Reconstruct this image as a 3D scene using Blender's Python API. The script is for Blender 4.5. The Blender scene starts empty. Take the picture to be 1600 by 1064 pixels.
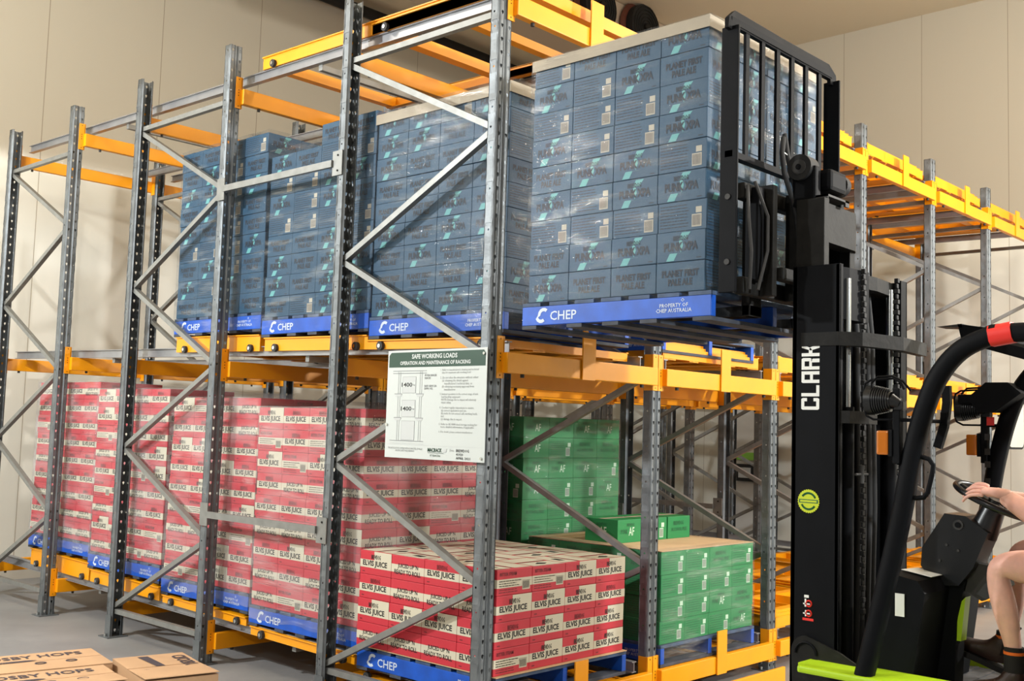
import bpy, bmesh, math, random
from mathutils import Vector, Matrix
random.seed(7)
PI = math.pi
SC = bpy.context.scene
COL = SC.collection

# ------------------------------------------------------------------ camera, world, lights, exposure
CAM = Vector((-4.2266, -4.0808, 1.7166)); YAW, PITCH, ROLL = .8236, .0811, .0303
fw = Vector((math.sin(YAW)*math.cos(PITCH), math.cos(YAW)*math.cos(PITCH), math.sin(PITCH)))
rt = Vector((math.cos(YAW), -math.sin(YAW), 0)); up = rt.cross(fw)
r2 = rt*math.cos(ROLL)+up*math.sin(ROLL); u2 = -rt*math.sin(ROLL)+up*math.cos(ROLL)
cd = bpy.data.cameras.new('camera'); cam = bpy.data.objects.new('camera', cd); COL.objects.link(cam)
cam.matrix_world = Matrix(((r2.x, u2.x, -fw.x, CAM.x), (r2.y, u2.y, -fw.y, CAM.y), (r2.z, u2.z, -fw.z, CAM.z), (0, 0, 0, 1)))
cd.sensor_width = 36; cd.lens = 1692.4/1600*36; cd.clip_end = 200; cd.clip_start = .05
SC.camera = cam
SC.view_settings.view_transform = 'Standard'; SC.view_settings.look = 'None'
SC.view_settings.gamma = 1; SC.view_settings.exposure = 0.0; SC.view_settings.use_curve_mapping = False
SC.cycles.transparent_max_bounces = 24; SC.cycles.max_bounces = 7; SC.cycles.diffuse_bounces = 3
w = bpy.data.worlds.new('hall_air'); SC.world = w; w.use_nodes = True
w.node_tree.nodes['Background'].inputs[0].default_value = (.92, .87, .78, 1)
w.node_tree.nodes['Background'].inputs[1].default_value = .27

def light(name, kind, loc, energy, color, target=None, **kw):
    d = bpy.data.lights.new(name, kind); d.energy = energy; d.color = color
    for k, v in kw.items(): setattr(d, k, v)
    o = bpy.data.objects.new(name, d); COL.objects.link(o); o.location = loc
    if target is not None:
        o.rotation_euler = (Vector(target)-Vector(loc)).to_track_quat('-Z', 'Y').to_euler()
    return o
# hooded flood lamps hung low at both ends of the aisle, plus two added fill lights (they light only below their own height)
light('flood_fill_light', 'SPOT', (-4.7, 3.85, 4.42), 1250, (.93, .98, 1), (-4.7, 3.85, 0), spot_size=PI, spot_blend=0.0, shadow_soft_size=.10)
light('flood_fill_light', 'SPOT', (.9, -9.5, 4.42), 2000, (.90, .96, 1), (.9, -9.5, 0), spot_size=PI, spot_blend=0.0, shadow_soft_size=.16)
light('flood_fill_light', 'SPOT', (6.2, -5.5, 4.42), 1500, (1, .97, .92), (6.2, -5.5, 0), spot_size=PI, spot_blend=0.0, shadow_soft_size=.12)
light('flood_fill_light', 'SPOT', (-5.3, 1.9, 4.42), 330, (1, 1, .98), (-5.3, 1.9, 0), spot_size=PI, spot_blend=0.0, shadow_soft_size=.07)  # added light, no known lamp: puts sparkle on the lifted load's film
light('flood_fill_light', 'SPOT', (-7.5, -3.4, 4.42), 400, (1, .98, .95), (-7.5, -3.4, 0), spot_size=PI, spot_blend=0.0, shadow_soft_size=.12)  # added fill, no known lamp: brightens the driver and the near side faces
# two high lights added for upper walls and ceiling, then an aisle high bay
for hx, hy, he in ((-2.6, 4.0, 255), (5.4, -2.2, 235), (.9, -4.3, 470)):
    light('high_bay_fill', 'POINT', (hx, hy, 6.2), he, (1, .93, .82), shadow_soft_size=.35)

# ------------------------------------------------------------------ materials
def srgb(r, g, b):
    f = lambda c: (c/255/12.92) if c/255 <= .04045 else ((c/255+.055)/1.055)**2.4
    return (f(r), f(g), f(b), 1)
MATS = {}
def mat(name, col, rough=.5, metal=0., noise=0., nscale=6., bump=0., bscale=40., spec=.5, coat=0., stretch=None, alpha=None, emit=None):
    if name in MATS: return MATS[name]
    m = bpy.data.materials.new(name); m.use_nodes = True; MATS[name] = m
    nt = m.node_tree; b = nt.nodes['Principled BSDF']
    b.inputs['Base Color'].default_value = col; b.inputs['Roughness'].default_value = rough
    b.inputs['Metallic'].default_value = metal; b.inputs['Specular IOR Level'].default_value = spec
    b.inputs['Coat Weight'].default_value = coat
    if emit: b.inputs['Emission Color'].default_value = emit[0]; b.inputs['Emission Strength'].default_value = emit[1]
    tc = nt.nodes.new('ShaderNodeTexCoord'); mp = nt.nodes.new('ShaderNodeMapping')
    nt.links.new(tc.outputs['Object'], mp.inputs[0])
    if stretch: mp.inputs['Scale'].default_value = stretch
    if noise:
        n = nt.nodes.new('ShaderNodeTexNoise'); n.inputs['Scale'].default_value = nscale; n.inputs['Detail'].default_value = 5
        nt.links.new(mp.outputs[0], n.inputs['Vector'])
        mr = nt.nodes.new('ShaderNodeMapRange'); mr.inputs[1].default_value = .3; mr.inputs[2].default_value = .7
        mr.inputs[3].default_value = 1-noise; mr.inputs[4].default_value = 1+noise
        nt.links.new(n.outputs[0], mr.inputs[0])
        mx = nt.nodes.new('ShaderNodeVectorMath'); mx.operation = 'SCALE'; mx.inputs[0].default_value = col[:3]
        nt.links.new(mr.outputs[0], mx.inputs['Scale']); nt.links.new(mx.outputs[0], b.inputs['Base Color'])
    if bump:
        n2 = nt.nodes.new('ShaderNodeTexNoise'); n2.inputs['Scale'].default_value = bscale; n2.inputs['Detail'].default_value = 4
        nt.links.new(mp.outputs[0], n2.inputs['Vector'])
        bp = nt.nodes.new('ShaderNodeBump'); bp.inputs['Strength'].default_value = bump; bp.inputs['Distance'].default_value = .01
        nt.links.new(n2.outputs[0], bp.inputs['Height']); nt.links.new(bp.outputs[0], b.inputs['Normal'])
    return m
STEEL = mat('galvanised_steel', srgb(114, 118, 120), .5, .55, .22, 9, .12, 60)
STEELB = mat('galvanised_brace', srgb(136, 136, 132), .48, .45, .12, 14)
RAIL = mat('galvanised_rail', srgb(150, 150, 152), .35, .5, .1, 8)
ORANGE = mat('orange_paint', srgb(246, 160, 4), .42, 0, .05, 4)
CHROME = mat('chrome', srgb(205, 208, 206), .18, 1)
BLACK = mat('black_paint', srgb(12, 13, 16), .6, 0, .2, 7, spec=.10)
BLACKM = mat('worn_black_steel', srgb(30, 29, 27), .6, 0, .3, 12, .2, 30, spec=.15)
RUBBER = mat('black_rubber', srgb(24, 24, 25), .7)
PLAST = mat('black_plastic', srgb(20, 21, 23), .3)
GREY = mat('grey_steel', srgb(62, 61, 60), .6, 0, .2, 9, spec=.2)
WHITE = mat('white_vinyl', srgb(238, 238, 232), .5)
LIME = mat('lime_paint', srgb(176, 212, 32), .35)
YGREEN = mat('yellow_green_sticker', srgb(196, 208, 28), .5)
RED = mat('red_tape', srgb(232, 48, 40), .4)
AMBER = mat('amber_lens', srgb(190, 104, 14), .2, coat=.5)
BLUEC = mat('blue_carton', srgb(14, 64, 92), .55, 0, .07, 5)
BLUETX = mat('navy_print', srgb(14, 26, 42), .6)
TEAL = mat('teal_print', srgb(92, 160, 160), .55)
TEAL2 = mat('dark_teal_print', srgb(66, 104, 118), .6)
BEIGE = mat('beige_label', srgb(178, 170, 152), .6)
BARC = mat('barcode_print', srgb(92, 84, 80), .6)
REDC = mat('red_carton', srgb(196, 44, 58), .5, 0, .05, 5)
CREAM = mat('cream_print', srgb(208, 200, 176), .55)
BLK = mat('black_print', srgb(22, 20, 22), .6)
DKRED = mat('dark_red_print', srgb(112, 26, 34), .6)
GREENC = mat('green_carton', srgb(26, 128, 68), .5, 0, .07, 5)
DKGREEN = mat('dark_green_print', srgb(28, 96, 56), .6)
PGREEN = mat('pale_green_print', srgb(196, 222, 196), .6)
KRAFT = mat('kraft_card', srgb(204, 172, 132), .75, 0, .06, 7)
KRAFT2 = mat('brown_card', srgb(172, 158, 136), .7, 0, .08, 5)
HOPC = mat('hop_carton_card', srgb(188, 150, 112), .75, 0, .05, 7)
HOPI = mat('hop_print', srgb(64, 56, 62), .7)
PBLUE = mat('pallet_blue', srgb(8, 80, 184), .5, 0, .18, 10)
PBLUED = mat('pallet_board_blue', srgb(58, 78, 108), .65, 0, .35, 14)
PWHITE = mat('pallet_white', srgb(205, 215, 228), .6)
WOODB = mat('weathered_board', srgb(62, 66, 76), .75, 0, .35, 12)
WOOD = mat('raw_wood', srgb(120, 96, 66), .8, 0, .3, 16)
SIGNW = mat('sign_white', srgb(203, 208, 204), .4)
SIGNG = mat('sign_green', srgb(24, 64, 46), .4)
SIGNK = mat('sign_grey_print', srgb(120, 122, 122), .6)
SIGNL = mat('sign_pale_print', srgb(196, 199, 197), .6)
SKIN = mat('skin', srgb(228, 174, 156), .55, 0, .08, 22, .12, 90)
SKIN.node_tree.nodes['Principled BSDF'].inputs['Subsurface Weight'].default_value = .08
NAIL = mat('nail', srgb(226, 186, 168), .3)
SOCK = mat('black_sock', srgb(26, 22, 22), .9)
OSTR = mat('orange_stripe', srgb(226, 104, 30), .8)
BOOT = mat('brown_leather', srgb(52, 34, 28), .45, 0, .3, 14, .2, 40)
SOLE = mat('boot_sole', srgb(30, 28, 27), .8)
NAVY = mat('navy_cloth', srgb(30, 36, 52), .9)
HIVIS = mat('lime_vest', srgb(200, 220, 40), .8)
HAIR = mat('brown_hair', srgb(70, 50, 36), .8)
MIRROR = mat('mirror_glass', srgb(190, 192, 186), .05, 1)
COPPER = mat('fan_ring_brown', srgb(104, 58, 44), .5)
EVAP = mat('evaporator_shell', srgb(196, 178, 156), .4)
FLOORM = mat('concrete_floor', srgb(136, 135, 134), .55, 0, .14, 1.6, .12, 30)
CEILM = mat('ceiling_panel', srgb(242, 230, 204), .6)
MATF = mat('grey_floor_mat', srgb(70, 68, 68), .9, 0, .4, 10)
LENSG = mat('lamp_lens', srgb(210, 214, 214), .1)

def wall_mat(name, axis, pitch, off):
    m = mat(name, srgb(226, 222, 208), .45); nt = m.node_tree; b = nt.nodes['Principled BSDF']
    g = nt.nodes.new('ShaderNodeNewGeometry'); s = nt.nodes.new('ShaderNodeSeparateXYZ'); nt.links.new(g.outputs['Position'], s.inputs[0])
    a = nt.nodes.new('ShaderNodeMath'); a.operation = 'MULTIPLY_ADD'; a.inputs[1].default_value = 1/pitch; a.inputs[2].default_value = off
    nt.links.new(s.outputs[axis], a.inputs[0])
    f = nt.nodes.new('ShaderNodeMath'); f.operation = 'FRACT'; nt.links.new(a.outputs[0], f.inputs[0])
    l = nt.nodes.new('ShaderNodeMath'); l.operation = 'LESS_THAN'; l.inputs[1].default_value = .006; nt.links.new(f.outputs[0], l.inputs[0])
    mx = nt.nodes.new('ShaderNodeMix'); mx.data_type = 'RGBA'; nt.links.new(l.outputs[0], mx.inputs[0])
    mx.inputs[6].default_value = srgb(226, 222, 208); mx.inputs[7].default_value = srgb(170, 158, 138)
    nt.links.new(mx.outputs[2], b.inputs['Base Color']); return m
WALLB = wall_mat('wall_panel_back', 0, 1.335, 100-.51)
WALLR = wall_mat('wall_panel_right', 1, 1.12, 100-.49)

def film_mat(name, haze, tint, streak=.4):
    m = bpy.data.materials.new(name); m.use_nodes = True; nt = m.node_tree; nt.nodes.clear()
    out = nt.nodes.new('ShaderNodeOutputMaterial'); tr = nt.nodes.new('ShaderNodeBsdfTransparent'); tr.inputs[0].default_value = (.93, .94, .95, 1)
    gl = nt.nodes.new('ShaderNodeBsdfGlossy'); gl.inputs['Roughness'].default_value = .055; gl.inputs[0].default_value = (.95, .97, 1, 1)
    df = nt.nodes.new('ShaderNodeBsdfDiffuse'); df.inputs[0].default_value = tint
    tc = nt.nodes.new('ShaderNodeTexCoord')
    def noise(scale, sx, sy, sz, detail=4):
        mp = nt.nodes.new('ShaderNodeMapping'); mp.inputs['Scale'].default_value = (sx, sy, sz); mp.inputs['Rotation'].default_value = (.12, .08, 0)
        nt.links.new(tc.outputs['Object'], mp.inputs[0])
        n = nt.nodes.new('ShaderNodeTexNoise'); n.inputs['Scale'].default_value = scale; n.inputs['Detail'].default_value = detail
        nt.links.new(mp.outputs[0], n.inputs['Vector']); return n
    n1 = noise(2.2, 1, 1, 3.2, 6); n2 = noise(9, 1, 1, 9, 6); n3 = noise(3.5, 1, 1, 2.5, 2)
    mr = nt.nodes.new('ShaderNodeMapRange'); mr.inputs[1].default_value = .42; mr.inputs[2].default_value = .72
    mr.inputs[3].default_value = haze*.45; mr.inputs[4].default_value = haze*2.0
    nt.links.new(n1.outputs[0], mr.inputs[0])
    m1 = nt.nodes.new('ShaderNodeMixShader'); nt.links.new(mr.outputs[0], m1.inputs[0]); nt.links.new(tr.outputs[0], m1.inputs[1]); nt.links.new(df.outputs[0], m1.inputs[2])
    lw = nt.nodes.new('ShaderNodeLayerWeight'); lw.inputs[0].default_value = .25
    mr2 = nt.nodes.new('ShaderNodeMapRange'); mr2.inputs[3].default_value = .006; mr2.inputs[4].default_value = .16; nt.links.new(lw.outputs['Facing'], mr2.inputs[0])
    n4 = noise(2.6, 1, 1, 7, 5); mr3 = nt.nodes.new('ShaderNodeMapRange'); mr3.inputs[1].default_value = .52; mr3.inputs[2].default_value = .72; mr3.inputs[3].default_value = .3; mr3.inputs[4].default_value = 4.0
    nt.links.new(n4.outputs[0], mr3.inputs[0]); mm_ = nt.nodes.new('ShaderNodeMath'); mm_.operation = 'MULTIPLY'; mm_.use_clamp = True; nt.links.new(mr2.outputs[0], mm_.inputs[0]); nt.links.new(mr3.outputs[0], mm_.inputs[1])
    m2 = nt.nodes.new('ShaderNodeMixShader'); nt.links.new(mm_.outputs[0], m2.inputs[0]); nt.links.new(m1.outputs[0], m2.inputs[1]); nt.links.new(gl.outputs[0], m2.inputs[2])
    ad = nt.nodes.new('ShaderNodeMath'); ad.operation = 'ADD'; nt.links.new(n2.outputs[0], ad.inputs[0]); nt.links.new(n3.outputs[0], ad.inputs[1])
    bp = nt.nodes.new('ShaderNodeBump'); bp.inputs['Strength'].default_value = streak; bp.inputs['Distance'].default_value = .03
    nt.links.new(ad.outputs[0], bp.inputs['Height']); nt.links.new(bp.outputs[0], gl.inputs['Normal'])
    nt.links.new(m2.outputs[0], out.inputs[0]); return m
FILM = film_mat('stretch_film', .02, (.75, .8, .85, 1))
FILMR = film_mat('stretch_film_hazy', .12, (.85, .8, .8, 1))
FILMG = film_mat('stretch_film_green', .03, (.8, .85, .8, 1))

# ------------------------------------------------------------------ mesh helpers
class MB:
    def __init__(s): s.v = []; s.f = []; s.m = []; s.mats = []; s.sm = []
    def mi(s, m):
        if m not in s.mats: s.mats.append(m)
        return s.mats.index(m)
    def add(s, vs, fs, m, smooth=False):
        o = len(s.v); s.v += [tuple(v) for v in vs]; k = s.mi(m)
        for f in fs: s.f.append(tuple(i+o for i in f)); s.m.append(k); s.sm.append(smooth)
        return s
    def box(s, x0, x1, y0, y1, z0, z1, m):
        return s.add([(x0, y0, z0), (x1, y0, z0), (x1, y1, z0), (x0, y1, z0), (x0, y0, z1), (x1, y0, z1), (x1, y1, z1), (x0, y1, z1)],
                     [(0, 3, 2, 1), (4, 5, 6, 7), (0, 1, 5, 4), (1, 2, 6, 5), (2, 3, 7, 6), (3, 0, 4, 7)], m)
    def bbox(s, x0, x1, y0, y1, z0, z1, m, b=.006):
        # box with chamfered edges
        bm = bmesh.new(); bmesh.ops.create_cube(bm, size=1)
        for v in bm.verts: v.co = Vector((x0+(v.co.x+.5)*(x1-x0), y0+(v.co.y+.5)*(y1-y0), z0+(v.co.z+.5)*(z1-z0)))
        bmesh.ops.bevel(bm, geom=list(bm.edges), offset=b, segments=2, affect='EDGES', profile=.6)
        return s.bm(bm, m)
    def bm(s, bm, m, smooth=False, mx=None):
        bm.verts.ensure_lookup_table()
        vs = [(mx @ v.co if mx else v.co)[:] for v in bm.verts]; fs = [[v.index for v in f.verts] for f in bm.faces]
        bm.verts.index_update(); bm.free(); return s.add(vs, fs, m, smooth)
    def prism(s, pts, d, m, smooth=False):
        # pts: planar loop of 3d points, extruded along vector d
        n = len(pts); d = Vector(d); a = [Vector(p) for p in pts]; b = [p+d for p in a]
        fs = [tuple(range(n))[::-1], tuple(range(n, 2*n))]+[(i, (i+1) % n, n+(i+1) % n, n+i) for i in range(n)]
        return s.add(a+b, fs, m, smooth)
    def cyl(s, p0, p1, r, m, n=12, r1=None, caps=True, smooth=True):
        p0 = Vector(p0); p1 = Vector(p1); r1 = r if r1 is None else r1
        q = (p1-p0).to_track_quat('Z', 'Y'); vs = []
        for p, rr in ((p0, r), (p1, r1)):
            for i in range(n):
                a = 2*PI*i/n; vs.append(p+q @ Vector((rr*math.cos(a), rr*math.sin(a), 0)))
        s.add(vs, [(i, (i+1) % n, n+(i+1) % n, n+i) for i in range(n)], m, smooth)
        if caps: s.add(vs, [tuple(range(n))[::-1], tuple(range(n, 2*n))], m)
        return s
    def tube(s, pts, r, m, n=10, prof=None, closed=False):
        # sweep a circle (or given profile list) along points
        pts = [Vector(p) for p in pts]; k = len(pts); rs = r if isinstance(r, (list, tuple)) else [r]*k
        prof = prof or [(math.cos(2*PI*i/n), math.sin(2*PI*i/n)) for i in range(n)]; n = len(prof); vs = []
        nrm = None
        for i, p in enumerate(pts):
            t = ((pts[(i+1) % k]-pts[i-1]) if closed else (pts[min(i+1, k-1)]-pts[max(i-1, 0)])).normalized()
            if nrm is None:
                a = Vector((1, 0, 0)) if abs(t.x) < .8 else Vector((0, 0, 1)); nrm = (a-t*a.dot(t)).normalized()
            else: nrm = (nrm-t*nrm.dot(t)).normalized()
            bn = t.cross(nrm)
            for (a, b) in prof: vs.append(p+nrm*a*rs[i]+bn*b*rs[i])
        fs = []
        for i in range(k if closed else k-1):
            j = (i+1) % k
            for q in range(n): fs.append((i*n+q, i*n+(q+1) % n, j*n+(q+1) % n, j*n+q))
        s.add(vs, fs, m, len(prof) > 6)
        if not closed: s.add(vs, [tuple(range(n))[::-1], tuple(range((k-1)*n, k*n))], m)
        return s
    def bar(s, p0, p1, w, h, m, upv=(0, 0, 1)):
        # rectangular bar between two points, w across, h along up
        p0 = Vector(p0); p1 = Vector(p1); t = (p1-p0).normalized(); u = Vector(upv); x = t.cross(u).normalized(); u = x.cross(t)
        pts = [p0+x*a*w/2+u*b*h/2 for a, b in ((-1, -1), (1, -1), (1, 1), (-1, 1))]
        return s.prism(pts, p1-p0, m)
    def mesh(s, name):
        me = bpy.data.meshes.new(name); me.from_pydata(s.v, [], s.f)
        for m in s.mats: me.materials.append(m)
        me.polygons.foreach_set('material_index', s.m); me.polygons.foreach_set('use_smooth', s.sm); me.update(); return me
    def build(s, name, parent=None, loc=None, **kw):
        bm = bmesh.new(); me = s.mesh(name); bm.from_mesh(me); bmesh.ops.recalc_face_normals(bm, faces=bm.faces); bm.to_mesh(me); bm.free()
        return link(name, me, parent, loc, **kw)
def link(name, me, parent=None, loc=None, rot=None, label=None, cat=None, group=None, kind=None):
    o = bpy.data.objects.new(name, me); COL.objects.link(o)
    if parent: o.parent = parent
    if loc is not None: o.location = loc
    if rot is not None: o.rotation_euler = rot
    if label: o['label'] = label
    if cat: o['category'] = cat
    if group: o['group'] = group
    if kind: o['kind'] = kind
    return o
def thing(name, label, cat, loc=(0, 0, 0), group=None, rot=None):
    return link(name, None, None, loc, rot, label, cat, group)
def dup(root, loc, label, group=None):
    r = root.copy(); COL.objects.link(r); r.location = loc; r['label'] = label
    if group: r['group'] = group
    for ch in list(root.children):
        c = ch.copy(); COL.objects.link(c); c.parent = r
        for g in list(ch.children):
            d = g.copy(); COL.objects.link(d); d.parent = c
    return r
ORD = ['first', 'second', 'third', 'fourth', 'fifth', 'sixth', 'seventh', 'eighth', 'ninth', 'tenth']

_tx = {}
def glyphs(text, bold=.012, res=2):
    k = (text, bold, res)
    if k in _tx: return _tx[k]
    c = bpy.data.curves.new('tx', 'FONT'); c.body = text; c.resolution_u = res; c.offset = bold; c.fill_mode = 'BOTH'
    c.align_x = 'LEFT' if '.' in text[:2] or text.startswith(('PUSH', 'BAY')) else 'CENTER'; c.space_line = .95
    o = bpy.data.objects.new('tx', c); COL.objects.link(o)
    dg = bpy.context.evaluated_depsgraph_get(); me = bpy.data.meshes.new_from_object(o.evaluated_get(dg))
    vs = [(v.co.x, v.co.y) for v in me.vertices]; fs = [tuple(p.vertices) for p in me.polygons]
    bpy.data.objects.remove(o); bpy.data.curves.remove(c); bpy.data.meshes.remove(me)
    x0 = min(v[0] for v in vs); x1 = max(v[0] for v in vs); y0 = min(v[1] for v in vs); y1 = max(v[1] for v in vs)
    _tx[k] = ([((x-x0)/(x1-x0), (y-y0)/(y1-y0)) for x, y in vs], fs); return _tx[k]
class Face:
    """a printed face: origin, u and v directions, outward normal"""
    def __init__(s, mb, o, u, v, off=.0008):
        s.mb = mb; s.o = Vector(o); s.u = Vector(u); s.v = Vector(v); s.n = s.u.cross(s.v).normalized(); s.off = off
    def p(s, a, b, k=1): return s.o+s.u*a+s.v*b+s.n*s.off*k
    def rect(s, a0, b0, a1, b1, m, k=1): s.mb.add([s.p(a0, b0, k), s.p(a1, b0, k), s.p(a1, b1, k), s.p(a0, b1, k)], [(0, 1, 2, 3)], m)
    def poly(s, pts, m, k=1): s.mb.add([s.p(a, b, k) for a, b in pts], [tuple(range(len(pts)))], m)
    def text(s, t, a0, b0, a1, b1, m, k=2, bold=.012, res=2):
        vs, fs = glyphs(t, bold, res); s.mb.add([s.p(a0+x*(a1-a0), b0+y*(b1-b0), k) for x, y in vs], fs, m)

# ------------------------------------------------------------------ the hall
def struct(name, mb): return mb.build(name, kind='structure')
XW, YW, H = 10.0, 7.45, 7.5
struct('floor', MB().box(-14, XW, -14, YW, -.1, 0, FLOORM))
struct('wall_back', MB().box(-14, XW, YW, YW+.15, 0, H, WALLB))
struct('wall_right', MB().box(XW, XW+.15, -14, YW+.15, 0, H, WALLR))
struct('ceiling', MB().box(-14, XW+.15, -14, YW+.15, H, H+.15, CEILM))
struct('trim_1', MB().box(-14, XW, YW-.03, YW-.001, 0, .12, mat('skirting', srgb(196, 188, 172), .5)))
d1 = MB(); d1.box(9.93, 9.995, 3.85, 4.55, 0, 2.15, mat('door_white', srgb(214, 212, 206), .5)); d1.box(9.9, 9.995, 4.55, 4.63, 0, 2.22, GREY); d1.box(9.9, 9.995, 3.77, 3.85, 0, 2.22, GREY); d1.box(9.9, 9.995, 3.77, 4.63, 2.15, 2.22, GREY)
door = struct('door_1', d1)
MB().box(9.9, 9.93, 4.1, 4.42, 1.36, 1.47, mat('green_sticker', srgb(150, 220, 90), .5)).build('notice_sticker', door, label='small green sticker')
h = MB(); h.box(9.88, 9.93, 4.1, 4.4, 1.05, 1.3, PLAST); h.box(9.87, 9.88, 4.15, 4.35, 1.1, 1.25, SIGNL); h.build('viewing_window', door, label='black framed viewing window')

# ceiling fasteners
for n, (x, y, t) in enumerate(((8.3, 1.72, 'left'), (8.75, 1.35, 'right'))):
    MB().cyl((0, 0, 0), (0, 0, -.03), .05, WHITE, 14).build('ceiling_cap', None, (x, y, H), label='small white round cap on the ceiling, %s one of the two' % t, cat='ceiling cap', group='white ceiling caps')

# insulated pipe along the wall top
t = thing('insulated_pipe', 'thick black insulated pipe running along the top of the back wall', 'pipe')
MB().tube([(-2, 7.3, 7.34), (8.2, 7.3, 7.34), (8.36, 7.24, 7.34), (8.4, 7.1, 7.34), (8.4, 5.6, 7.34)], .075, RUBBER, 12).build('pipe', t)
for x in (1.2, 4.0, 5.9, 7.6):
    MB().tube([(x, 7.3+.085*math.cos(a), 7.34+.085*math.sin(a)) for a in [i*PI/6 for i in range(12)]], .012, WHITE, 6, closed=True).cyl((x, 7.3, 7.42), (x, 7.3, 7.495), .01, WHITE, 6).build('pipe_strap', t, label='white pipe strap')

# evaporator with fans under the ceiling
ev = thing('evaporator', 'large beige ceiling evaporator unit with a row of black fans', 'cooling unit')
MB().bbox(2.6, 8.3, 4.6, 5.4, 6.74, 7.49, EVAP, .02).build('casing', ev)
for i, x in enumerate((3.5, 4.48, 5.46, 6.44, 7.42)):
    m = MB(); m.tube([(x+.33*math.cos(a), 4.55, 7.19+.33*math.sin(a)) for a in [k*PI/12 for k in range(24)]], .05, COPPER, 6, closed=True)
    fr = m.build('fan_ring', ev)
    m = MB(); m.cyl((x, 4.40, 7.19), (x, 4.56, 7.19), .32, RUBBER, 28)
    for k in range(6):
        rr = .05+.047*k; m.tube([(x+rr*math.cos(a), 4.385, 7.19+rr*math.sin(a)) for a in [q*PI/12 for q in range(24)]], .006, BLACKM, 5, closed=True)
    m.cyl((x, 4.36, 7.19), (x, 4.42, 7.19), .06, BLACKM, 12); m.build('fan_guard', fr)
m = MB(); m.bbox(5.85, 6.02, 4.5, 4.6, 6.95, 7.12, mat('switch_box_grey', srgb(150, 146, 130), .5), .01); m.box(5.93, 6.0, 4.495, 4.5, 6.98, 7.08, YGREEN); m.build('isolator_box', ev)

# ------------------------------------------------------------------ racking
YP = [0, 1.327, 2.723, 4.004, 5.206, 6.491]; BW = 1.525; TOP = 4.458; PITCH_H = .07686
def sheet_post():
    """pressed upright: web with keyholes at y=0 opening towards +y"""
    bm = bmesh.new(); nrow = 58
    def cellstrip(a, b, hole, z_off=0.):
        a = Vector(a+(0,)); b = Vector(b+(0,)); u = b-a; wd = u.length
        if hole is None:
            vs = [bm.verts.new(p) for p in (a, b, b+Vector((0, 0, TOP)), a+Vector((0, 0, TOP)))]; bm.faces.new(vs); return
        for r in range(nrow):
            z0 = r*PITCH_H; z1 = z0+PITCH_H; cz = (z0+z1)/2; cu = .5
            if hole == 'key':
                hp = [(-.0075, .010), (0, .0135), (.0075, .010), (.0085, .003), (.0045, -.006), (0, -.013), (-.0045, -.006), (-.0085, .003)]
            else:
                if r % 3: 
                    vs = [bm.verts.new(p) for p in (a+Vector((0, 0, z0)), b+Vector((0, 0, z0)), b+Vector((0, 0, z1)), a+Vector((0, 0, z1)))]; bm.faces.new(vs); continue
                hp = [(-.0045, .0045), (0, .006), (.0045, .0045), (.006, 0), (.0045, -.0045), (0, -.006), (-.0045, -.0045), (-.006, 0)]
            hv = [bm.verts.new(a+u*cu+u.normalized()*x+Vector((0, 0, cz+z))) for x, z in hp]
            ov = [bm.verts.new(a+u*s_+Vector((0, 0, z))) for s_, z in ((0, z1), (.5, z1), (1, z1), (1, cz), (1, z0), (.5, z0), (0, z0), (0, cz))]
            for i in range(8): bm.faces.new((ov[i], hv[i], hv[(i+1) % 8], ov[(i+1) % 8]))
    prof = [((.014, .08), (.0, .066), None), ((0, .066), (0, .008), 'dot'), ((0, .008), (.004, 0), None), ((.004, 0), (.038, 0), 'key'), ((.038, 0), (.043, .010), None),
            ((.043, .010), (.057, .010), None), ((.057, .010), (.062, 0), None), ((.062, 0), (.096, 0), 'key'), ((.096, 0), (.1, .008), None), ((.1, .008), (.1, .066), 'dot'), ((.1, .066), (.086, .08), None)]
    for a, b, hh in prof: cellstrip(a, b, hh)
    bmesh.ops.remove_doubles(bm, verts=bm.verts, dist=.0002)
    bmesh.ops.recalc_face_normals(bm, faces=bm.faces)
    bmesh.ops.solidify(bm, geom=list(bm.faces), thickness=.0025)
    me = bpy.data.meshes.new('upright'); bm.to_mesh(me); bm.free(); me.materials.append(STEEL); return me
POST = sheet_post()
POSTR = POST.copy()   # rear upright, opening towards -y
for v in POSTR.vertices: v.co = Vector((.1-v.co.x, .08-v.co.y, v.co.z))
def plate_mesh():
    m = MB(); m.box(-.035, .135, -.03, .12, 0, .008, STEEL); m.cyl((-.018, .045, .008), (-.018, .045, .03), .011, CHROME, 6); m.cyl((.118, .045, .008), (.118, .045, .03), .011, CHROME, 6)
    m.box(-.004, 0, -.002, .08, .008, .17, STEEL); m.box(.1, .104, -.002, .08, .008, .17, STEEL); return m.mesh('foot_plate')
PLATE = plate_mesh()
def brace_mesh(p0, p1, wdt=.036):
    # C-section brace lying in the frame plane
    p0 = Vector(p0); p1 = Vector(p1); t_ = (p1-p0).normalized(); x = Vector((1, 0, 0)); n = x.cross(t_)
    m = MB(); q = [(-.02, -wdt/2), (.02, -wdt/2), (.02, -wdt/2+.012), (.017, -wdt/2+.012), (.017, -wdt/2+.003), (-.017, -wdt/2+.003), (-.017, wdt/2-.003), (.017, wdt/2-.003), (.017, wdt/2-.012), (.02, wdt/2-.012), (.02, wdt/2), (-.02, wdt/2)]
    a = [p0+x*i+n*j for i, j in q]; b = [p1+x*i+n*j for i, j in q]; k = len(q)
    m.add(a+b, [(i, (i+1) % k, k+(i+1) % k, k+i) for i in range(k)], STEELB)
    for e in (p0, p1): m.cyl(e-x*.05, e+x*.05, .007, CHROME, 6)
    return m.mesh('brace')
ZR = [.235, 1.475, 2.745, 4.02]; ZF = [.86, 2.105, 3.385]
FR_Y = [(0, 1), (2, 3), (4, 5)]
FRN = ['aisle end', 'middle', 'wall end']
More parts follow.
